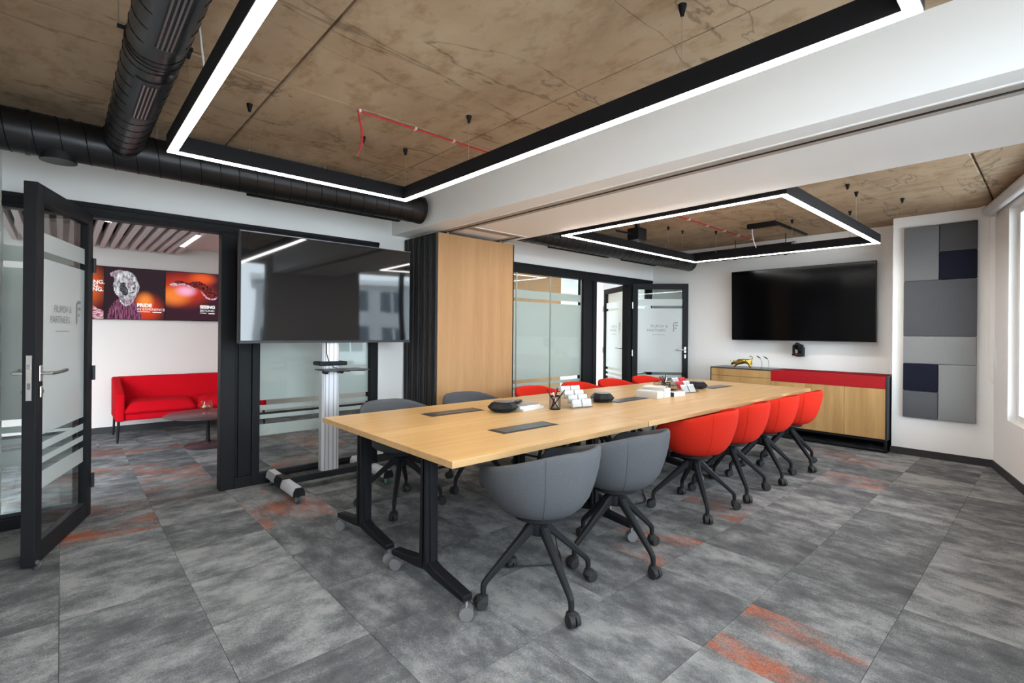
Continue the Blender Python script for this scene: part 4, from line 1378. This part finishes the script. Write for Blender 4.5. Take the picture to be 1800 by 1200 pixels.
# local: head towards +y (left in view), tail towards -y
nodes = [((0, .02, .085), .036), ((0, -.045, .09), .032), ((0, -.09, .092), .033), ((0, .07, .082), .04), ((0, .11, .07), .026), ((0, .14, .05), .019), ((0, .158, .034), .012),
         ((.028, .075, .05), .017), ((.034, .115, .02), .010), ((.036, .135, .005), .010),
         ((-.026, .07, .05), .017), ((-.03, .085, .022), .010), ((-.03, .098, .005), .010),
         ((.026, -.10, .055), .019), ((.03, -.075, .028), .010), ((.03, -.088, .005), .010),
         ((-.026, -.105, .055), .019), ((-.03, -.125, .028), .010), ((-.03, -.11, .005), .010),
         ((0, -.12, .11), .008), ((0, -.135, .145), .0055), ((0, -.115, .165), .0055), ((0, -.09, .155), .008)]
edges = [(0, 1), (1, 2), (0, 3), (3, 4), (4, 5), (5, 6), (3, 7), (7, 8), (8, 9), (3, 10), (10, 11), (11, 12), (2, 13), (13, 14), (14, 15), (2, 16), (16, 17), (17, 18), (2, 19), (19, 20), (20, 21), (21, 22)]
skin_body('body', 'gold', bull, nodes, edges)
for sx in (-1, 1):
    MB().tube([(sx * .012, .125, .066), (sx * .034, .13, .070), (sx * .044, .142, .085), (sx * .040, .15, .105)], [.008, .007, .005, .002], 8).build('horn', 'gold', bull, True)
    MB().tube([(sx * .016, .115, .066), (sx * .032, .108, .068)], [.007, .002], 6).build('ear', 'gold', bull, True)
# gooseneck stands
for k, (x, y, lb) in enumerate(((7.02, 2.71, 'thin silver gooseneck stand with dark tip next to the bull'), (6.93, 2.585, 'thin silver gooseneck stand with dark tip next to the red tray'))):
    t = thing('gooseneck_stand', lb, 'stand', (x, y, .853), 0, 'gooseneck stands on the sideboard')
    MB().box(-.03, .03, -.012, .012, 0, .008).build('foot', 'aluminium_dark', t, bevel=.003)
    MB().tube([(0, 0, .006), (0, .002, .08), (0, .008, .115), (0, .022, .138)], .0045, 8).build('stem', 'chrome', t, True)
    MB().tube([(0, .02, .136), (0, .045, .152), (0, .07, .165)], [.007, .008, .003], 8).build('tip', 'rubber', t, True)
# wide wall screen
ws = thing('flat_television', 'wide black television mounted on the end wall', 'television', (XT, 2.32, 1.72))
ws.rotation_euler = (0, R(-1.6), 0)
MB().box(-.19, -.145, -.855, .855, -.485, .485).build('bezel', 'black_plastic', ws, bevel=.003)
MB().quad((-.1915, .848, -.474), (-.1915, -.848, -.474), (-.1915, -.848, .478), (-.1915, .848, .478)).build('display', 'screen_matte', ws)
MB().box(-.145, -.01, -.3, .3, -.2, .2).build('wall_mount', 'black_metal', ws)
# conference camera on bracket
pc = thing('conference_camera', 'black pan tilt conference camera on the wall under the wide screen', 'camera', (7.19, 2.32, 1.035))
MB().lathe([(.066, 0), (.072, .006), (.072, .026), (.06, .032), (.02, .034)], n=32).build('base', 'black_plastic', pc, True)
for sy in (-1, 1):
    MB().prism([(-.03, .03), (.03, .03), (.024, .13), (0, .148), (-.024, .13)], sy * .052 - .01, sy * .052 + .01, 'xzy').build('yoke_arm', 'black_plastic', pc, bevel=.004)
hd = MB(Matrix.Translation((0, 0, .115)) @ Matrix.Rotation(R(28), 4, 'X'))
hd.box(-.04, .045, -.042, .042, -.035, .045)
hd.cyl((-.04, 0, .005), (-.075, 0, .005), .036, .032, 24)
hd = hd.build('head', 'black_plastic', pc, bevel=.006)
MB(Matrix.Translation((0, 0, .115)) @ Matrix.Rotation(R(28), 4, 'X')).cyl((-.0755, 0, .005), (-.077, 0, .005), .024, n=20).build('lens', 'screen_black', hd)
MB().box(-.0735, -.071, -.012, .006, .012, .022).build('status_mark', 'red_cable', pc)
MB().box(.0, XT - 7.19, -.03, .03, -.012, .0).build('bracket_shelf', 'black_metal', pc)
MB().box(XT - 7.19 - .012, XT - 7.19 - .001, -.04, .04, -.012, .11).build('bracket_plate', 'black_metal', pc)

# acoustic panels
def panel(label, y0, y1, z0, z1, mat):
    o = MB().box(-.045, 0, -(y1 - y0) / 2 + .002, (y1 - y0) / 2 - .002, .002, z1 - z0 - .002).build('felt_absorber', mat, None, bevel=.006, seg=3)
    o.location = (6.9195, (y0 + y1) / 2, z0)
    tag(o, label, 'acoustic panel', 'felt acoustic panels on the pier')
ya, ym, yb = .57, .868, 1.166
panel('tall grey felt panel, top of the group next to the screen wall', ym, yb, 1.905, 2.495, 'panel_mid')
panel('dark grey felt panel, top of the group next to the window', ya, ym, 2.20, 2.495, 'panel_dark')
panel('navy felt panel in the upper half, under the dark grey one', ya, ym, 1.905, 2.20, 'panel_navy')
panel('large dark grey felt panel spanning the full width', ya, yb, 1.307, 1.905, 'panel_steel')
panel('light grey felt panel spanning the full width', ya, yb, 1.01, 1.307, 'panel_light')
panel('navy felt panel in the lower half', ym, yb, .712, 1.01, 'panel_navy')
panel('small grey felt panel at the bottom, under the lower navy one', ym, yb, .42, .712, 'panel_steel')
panel('tall light grey felt panel, bottom of the group next to the window', ya, ym, .42, 1.01, 'panel_light')

# roller blind
rb = D.objects.new('roller_blind', None)
COL.objects.link(rb)
rb.matrix_world = WM
tag(rb, 'rolled up white roller blind with bead chain above the window', 'blind')
MB().cyl((.09, -.06, 2.555), (3.2, -.06, 2.555), .052, n=28).build('cassette', 'blind_white', rb, True)
for s0 in (.08, 3.2):
    MB().box(s0 - .006, s0 + .006, -.115, -.0005, 2.50, 2.615).build('end_bracket', 'white_plastic', rb, bevel=.01)
pts = [(.10, -.06, 2.5), (.10, -.055, 1.2), (.09, -.05, 1.0)]
for k in range(9):
    t = PI + PI * k / 8
    pts.append((.215 + .125 * math.cos(t), -.05, .97 + .11 * math.sin(t)))
pts += [(.335, -.05, 1.15), (.315, -.055, 1.25), (.315, -.06, 2.5)]
MB().tube(pts, .0028, 6).build('bead_chain', 'white_plastic', rb, True)

# ================================================================== things on the tables
def speaker(x, y, rz, label):
    t = thing('conference_speaker', label, 'speakerphone', (x, y, TZ), rz, 'speakerphones on the tables')
    vs, n = [], 8
    b = MB()
    def ringp(r, z):
        return [(r * math.cos(2 * PI * (k + .5) / n), r * .86 * math.sin(2 * PI * (k + .5) / n), z) for k in range(n)]
    rows = [ringp(.078, .004), ringp(.092, .012), ringp(.114, .034), ringp(.084, .064), ringp(.072, .069)]
    v = [p for r_ in rows for p in r_]
    f = [(i * n + k, i * n + (k + 1) % n, (i + 1) * n + (k + 1) % n, (i + 1) * n + k) for i in range(len(rows) - 1) for k in range(n)]
    f += [tuple(range(n))[::-1], tuple(range((len(rows) - 1) * n, len(rows) * n))]
    b.add(v, f).build('housing', 'black_plastic', t, bevel=.004, seg=2)
    MB().lathe([(.0, .0705), (.066, .0705), (.066, .0725), (.062, .0735), (.0, .0735)], n=32).build('grille', 'tray_dark', t, True)
    MB().lathe([(.05, .0735), (.068, .0735), (.068, .0745), (.05, .0745)], n=32).build('ring', 'aluminium_dark', t, True)
    MB().lathe([(.05, 0.0005), (.06, .0005), (.06, .006), (.05, .006)], n=20).build('rubber_foot', 'rubber', t)
    MB().box(.08, .088, -.006, .006, .068, .072).build('mute_mark', 'red_cable', t)
speaker(2.33, 2.66, R(-20), 'black octagonal speakerphone beside the magazines')
speaker(3.30, 2.53, R(10), 'black octagonal speakerphone on the middle table')
speaker(4.88, 2.52, R(0), 'black octagonal speakerphone farthest along, beyond the brochure holder')
# magazines with phone
mg = thing('magazine', 'thick white-edged magazine at the bottom of the small stack', 'magazine', (2.53, 2.72, TZ), R(8), 'magazines in the small stack')
MB().box(-.115, .125, -.15, .15, .0005, .016).build('pages', 'paper', mg, bevel=.002)
MB().box(-.116, .126, -.151, .151, .016, .0172).build('cover', 'white_plastic', mg)
mg = thing('magazine', 'magazine with dark printed cover on top of the small stack', 'magazine', (2.52, 2.725, TZ + .0175), R(2), 'magazines in the small stack')
MB().box(-.105, .105, -.145, .145, .0, .020).build('pages', 'paper', mg, bevel=.002)
MB().box(-.106, .106, -.146, .146, .020, .0212).build('cover', 'cover_print', mg)
ph = thing('remote_control', 'black remote control lying on the magazines', 'remote', (2.53, 2.72, TZ + .039), R(35))
MB().prism([(-.07, -.016), (-.06, -.02), (.055, -.022), (.072, -.012), (.072, .012), (.055, .022), (-.06, .02), (-.07, .016)], 0, .016).build('body', 'black_plastic', ph, bevel=.004, seg=3)
MB().box(-.03, .03, -.008, .008, .016, .0175).build('keypad', 'tray_dark', ph)
# pen cups
def pen_cup(x, y, label, pens):
    t = thing('pen_cup', label, 'pen cup', (x, y, TZ), 0, 'black mesh pen cups')
    r, h = .04, .10
    ms = MB()
    n = 22
    for k in range(n):
        a = 2 * PI * k / n
        for sg in (-1, 1):
            pts = [(r * math.cos(a + sg * q * .16), r * math.sin(a + sg * q * .16), .004 + (h - .006) * q / 8) for q in range(9)]
            ms.tube(pts, .0007, 3)
    ms.build('mesh_wall', 'black_metal', t)
    MB().lathe([(r - .001, h - .004), (r + .002, h - .003), (r + .002, h), (r - .002, h), (r - .001, h - .004)], n=28).build('rim', 'black_metal', t)
    MB().lathe([(.0, .0005), (r + .001, .0005), (r + .001, .006), (0, .004)], n=28).build('base', 'black_metal', t)
    for k, (ang, tilt, ln, mat, lb) in enumerate(pens):
        d = Vector((math.cos(ang) * math.sin(tilt), math.sin(ang) * math.sin(tilt), math.cos(tilt)))
        p0 = Vector((x, y, TZ + .008)) - Vector((math.cos(ang), math.sin(ang), 0)) * .026
        pn = thing('pen', lb, 'pen', tuple(p0), 0, 'pens in the mesh cups')
        MB().cyl((0, 0, 0), d * (ln * .96), .0042, n=8).build('barrel', mat, pn, True)
        MB().cyl(d * (ln * .96), d * ln, .0042, .0025, n=8).build('cap', 'black_plastic', pn, True)
A = lambda deg: R(deg)
pen_cup(2.70, 2.50, 'black mesh pen cup between the magazines and the card holder',
        [(A(135), R(33), .165, 'black_plastic', 'black pencil leaning towards the lounge in the cup by the magazines'),
         (A(-45), R(36), .165, 'black_plastic', 'black pencil leaning towards the window in the cup by the magazines'),
         (A(-60), R(14), .150, 'red_cable', 'red pen standing in the cup by the magazines'),
         (A(-30), R(18), .158, 'black_plastic', 'black pencil standing upright in the cup by the magazines'),
         (A(150), R(20), .13, 'white_plastic', 'white pen in the cup by the magazines')])
pen_cup(4.30, 2.54, 'black mesh pen cup behind the white boxes',
        [(A(130), R(30), .17, 'black_plastic', 'black pencil leaning over the white boxes'),
         (A(110), R(26), .165, 'red_cable', 'red pen leaning over the white boxes'),
         (A(145), R(22), .165, 'black_plastic', 'second black pencil leaning over the white boxes'),
         (A(-50), R(8), .165, 'black_plastic', 'upright black pencil in the cup behind the white boxes'),
         (A(-60), R(14), .15, 'white_plastic', 'white pen in the cup behind the white boxes'),
         (A(-80), R(8), .15, 'red_cable', 'upright red pen in the cup behind the white boxes')])
# tiered acrylic card holder with card stacks
ch = thing('card_holder', 'clear tiered card holder full of white cards', 'card holder', (2.93, 2.50, TZ), R(-10))
for k in range(4):
    y, z = -.09 + .045 * k, .004 + .030 * k
    MB().box(-.10, .10, y - .004, y, z, z + .035).build('tier', 'acrylic', ch)
    MB().box(-.10, .10, y, y + .04, z, z + .002).build('tier', 'acrylic', ch)
MB().box(-.1, -.097, -.094, .09, 0.0005, .10).build('side', 'acrylic', ch)
MB().box(.097, .1, -.094, .09, 0.0005, .10).build('side', 'acrylic', ch)
for k in range(4):
    for sx in (-1, 1):
        M = Matrix.Translation((2.93, 2.50, TZ)) @ Matrix.Rotation(R(-10), 4, 'Z') @ Matrix.Translation((sx * .049, -.075 + .045 * k, .008 + .030 * k)) @ Matrix.Rotation(R(-16), 4, 'X')
        o = MB().box(-.043, .043, -.009, .009, 0, .054).build('card_stack', 'paper', None)
        o.matrix_world = M
        row = ('front', 'second', 'third', 'rear')[k]
        tag(o, 'white card stack in the %s tier of the card holder, %s side' % (row, 'pen cup' if sx < 0 else 'speakerphone'), 'cards', 'card stacks in the holder')
# white boxes
b = thing('paper_box', 'low cream box lying nearest the speakerphone', 'box', (3.91, 2.42, TZ), R(2), 'white boxes on the middle table')
MB().box(-.11, .0, -.09, .12, .0005, .058).build('body', 'card_paper', b, bevel=.002)
MB().box(-.105, -.005, -.085, .115, .058, .062).build('paper_sheet', 'paper', b)
b = thing('paper_box', 'tall white box behind the low cream box', 'box', (3.97, 2.42, TZ), R(2), 'white boxes on the middle table')
MB().box(-.055, .055, -.09, .13, .0005, .082).build('body', 'paper', b, bevel=.002)
MB(Matrix.Rotation(R(12), 4, 'Z')).prism([(-.06, .083), (.0, .096), (.06, .084), (.062, .087), (.0, .100), (-.06, .087)], -.07, .12, 'xzy').build('loose_leaflet', 'card_paper', b)
b = thing('card_box', 'small white card box with dark end in front of the brochure holder', 'box', (4.14, 2.335, TZ), R(-4))
MB().box(-.085, .085, -.03, .03, .0005, .040).build('body', 'paper', b, bevel=.0015)
MB().box(-.0862, -.085, -.029, .029, .001, .039).build('end_label', 'tray_dark', b)
# black mesh tray
t = thing('mesh_tray', 'black wire mesh tray behind the brochure holder', 'tray', (4.50, 2.66, TZ), R(-3))
for z in (.004, .045, .085):
    MB().tube([(-.1, -.07, z), (.1, -.07, z), (.1, .07, z), (-.1, .07, z), (-.1, -.07, z)], .0025, 5).build('wire_rim', 'black_metal', t)
for x in (-.1, .1):
    for y in (-.07, .07):
        MB().cyl((x, y, .001), (x, y, .085), .003, n=6).build('corner_post', 'black_metal', t)
mw = MB()
for k in range(14):
    x = -.1 + .2 * k / 13
    mw.box(x - .0012, x + .0012, -.07, -.0685, .004, .08).box(x - .0012, x + .0012, .0685, .07, .004, .08).box(x - .0012, x + .0012, -.07, .07, .003, .0045)
mw.build('mesh_wall', 'black_metal', t)
# acrylic brochure holder
bh = thing('brochure_holder', 'clear brochure holder with red and white leaflets', 'brochure holder', (4.46, 2.42, TZ), R(-8))
for k in range(3):
    y, z = -.06 + .05 * k, .002 + .03 * k
    MB(Matrix.Translation((0, y, z)) @ Matrix.Rotation(R(-28), 4, 'X')).box(-.11, .11, -.003, 0, 0, .075).build('tier', 'acrylic', bh)
for x in (-.112, .109):
    MB().prism([(-.065, .0005), (.10, .0005), (.10, .02), (.085, .135), (.05, .12), (-.07, .03)], x, x + .003, 'yzx').build('side', 'acrylic', bh)
for k in range(3):
    for q, mt in ((-.052, ('paper', 'red_cable', 'paper')[k]), (.052, ('paper', 'paper', 'red_cable')[k])):
        M = Matrix.Translation((4.46, 2.42, TZ)) @ Matrix.Rotation(R(-8), 4, 'Z') @ Matrix.Translation((q, -.045 + .05 * k, .008 + .03 * k)) @ Matrix.Rotation(R(-28), 4, 'X')
        o = MB().box(-.045, .045, 0, .005, 0, .078).build('leaflet', mt, None)
        o.matrix_world = M
        tag(o, '%s leaflet in the %s pocket of the brochure holder, %s half' % ('red' if mt == 'red_cable' else 'white', ('front', 'middle', 'rear')[k], 'camera' if q < 0 else 'sideboard'), 'leaflet', 'leaflets in the brochure holder')

fb = thing('floor_socket', 'blue-grey metal floor box set in the carpet at the bottom edge', 'socket', (1.18, 1.215, 0))
MB().box(-.13, .13, -.13, .13, 0, .004).build('rim', 'socket_metal', fb, bevel=.0015, seg=1)
MB().box(-.112, .112, -.112, .112, .004, .0065).build('lid', 'socket_metal', fb, bevel=.002)
# cables on the carpet under the table
for k, (pts, lb) in enumerate((
        ([(2.2, 2.12, .70), (2.22, 2.1, .35), (2.24, 2.05, .02), (2.1, 1.9, .006), (1.95, 1.98, .006), (1.8, 2.1, .006)], 'black power cable hanging from the table to the carpet behind the grey chairs'),
        ([(3.6, 2.4, .70), (3.62, 2.38, .3), (3.55, 2.3, .02), (3.35, 2.15, .006), (3.2, 2.25, .006), (3.3, 2.4, .006)], 'black power cable hanging from the middle table to the carpet'))):
    # smooth the path
    P = [Vector(p) for p in pts]
    out = []
    for i in range(len(P) - 1):
        p0, p1, p2, p3 = P[max(i - 1, 0)], P[i], P[i + 1], P[min(i + 2, len(P) - 1)]
        for q in range(6):
            t_ = q / 6
            v_ = .5 * ((2 * p1) + (p2 - p0) * t_ + (2 * p0 - 5 * p1 + 4 * p2 - p3) * t_ ** 2 + (3 * p1 - p0 - 3 * p2 + p3) * t_ ** 3)
            v_.z = max(v_.z, .005)
            out.append(v_)
    out.append(P[-1])
    o = MB().tube(out, .004, 6).build('power_cable', 'rubber', None, True)
    tag(o, lb, 'cable', 'table power cables')

# ================================================================== outside, as far as the windows mirror in the screens
struct(MB().box(-60, 80, -90, 60, -3.4, -3.2).build('ground', 'street'), 'pale street level outside the windows', 'ground')
def house(label, x, y, wx, wy, h, cols, rows, mat):
    t = thing('street_building', label, 'building', (x, y, -3.2), R(14.6))
    MB().box(-wx / 2, wx / 2, -wy, 0, 0, h).build('facade', mat, t)
    MB().box(-wx / 2 - .3, wx / 2 + .3, -wy, .35, h, h + .35).build('roof_slab', 'white_plastic', t)
    for i in range(cols):
        for j in range(rows):
            cx = -wx / 2 + wx * (i + .5) / cols
            cz = h * (j + .55) / rows
            f = MB().box(cx - wx / cols * .32, cx + wx / cols * .32, -.02, .04, cz - h / rows * .28, cz + h / rows * .28).build('window', 'facade_glass', t)
            MB().box(cx - .04, cx + .04, .04, .07, cz - h / rows * .28, cz + h / rows * .28).build('window_bar', 'white_plastic', f)
house('pale office block across the street, mirrored in the rolling screen', 14, -22, 12, 8, 7.5, 5, 3, 'facade')
house('lower white block across the street, farther along', 30, -20, 14, 8, 6, 6, 2, 'white_plastic')
for lst in D.objects:
    if lst.type == 'MESH' and lst.parent is None and 'label' not in lst:
        print('UNLABELLED', lst.name)
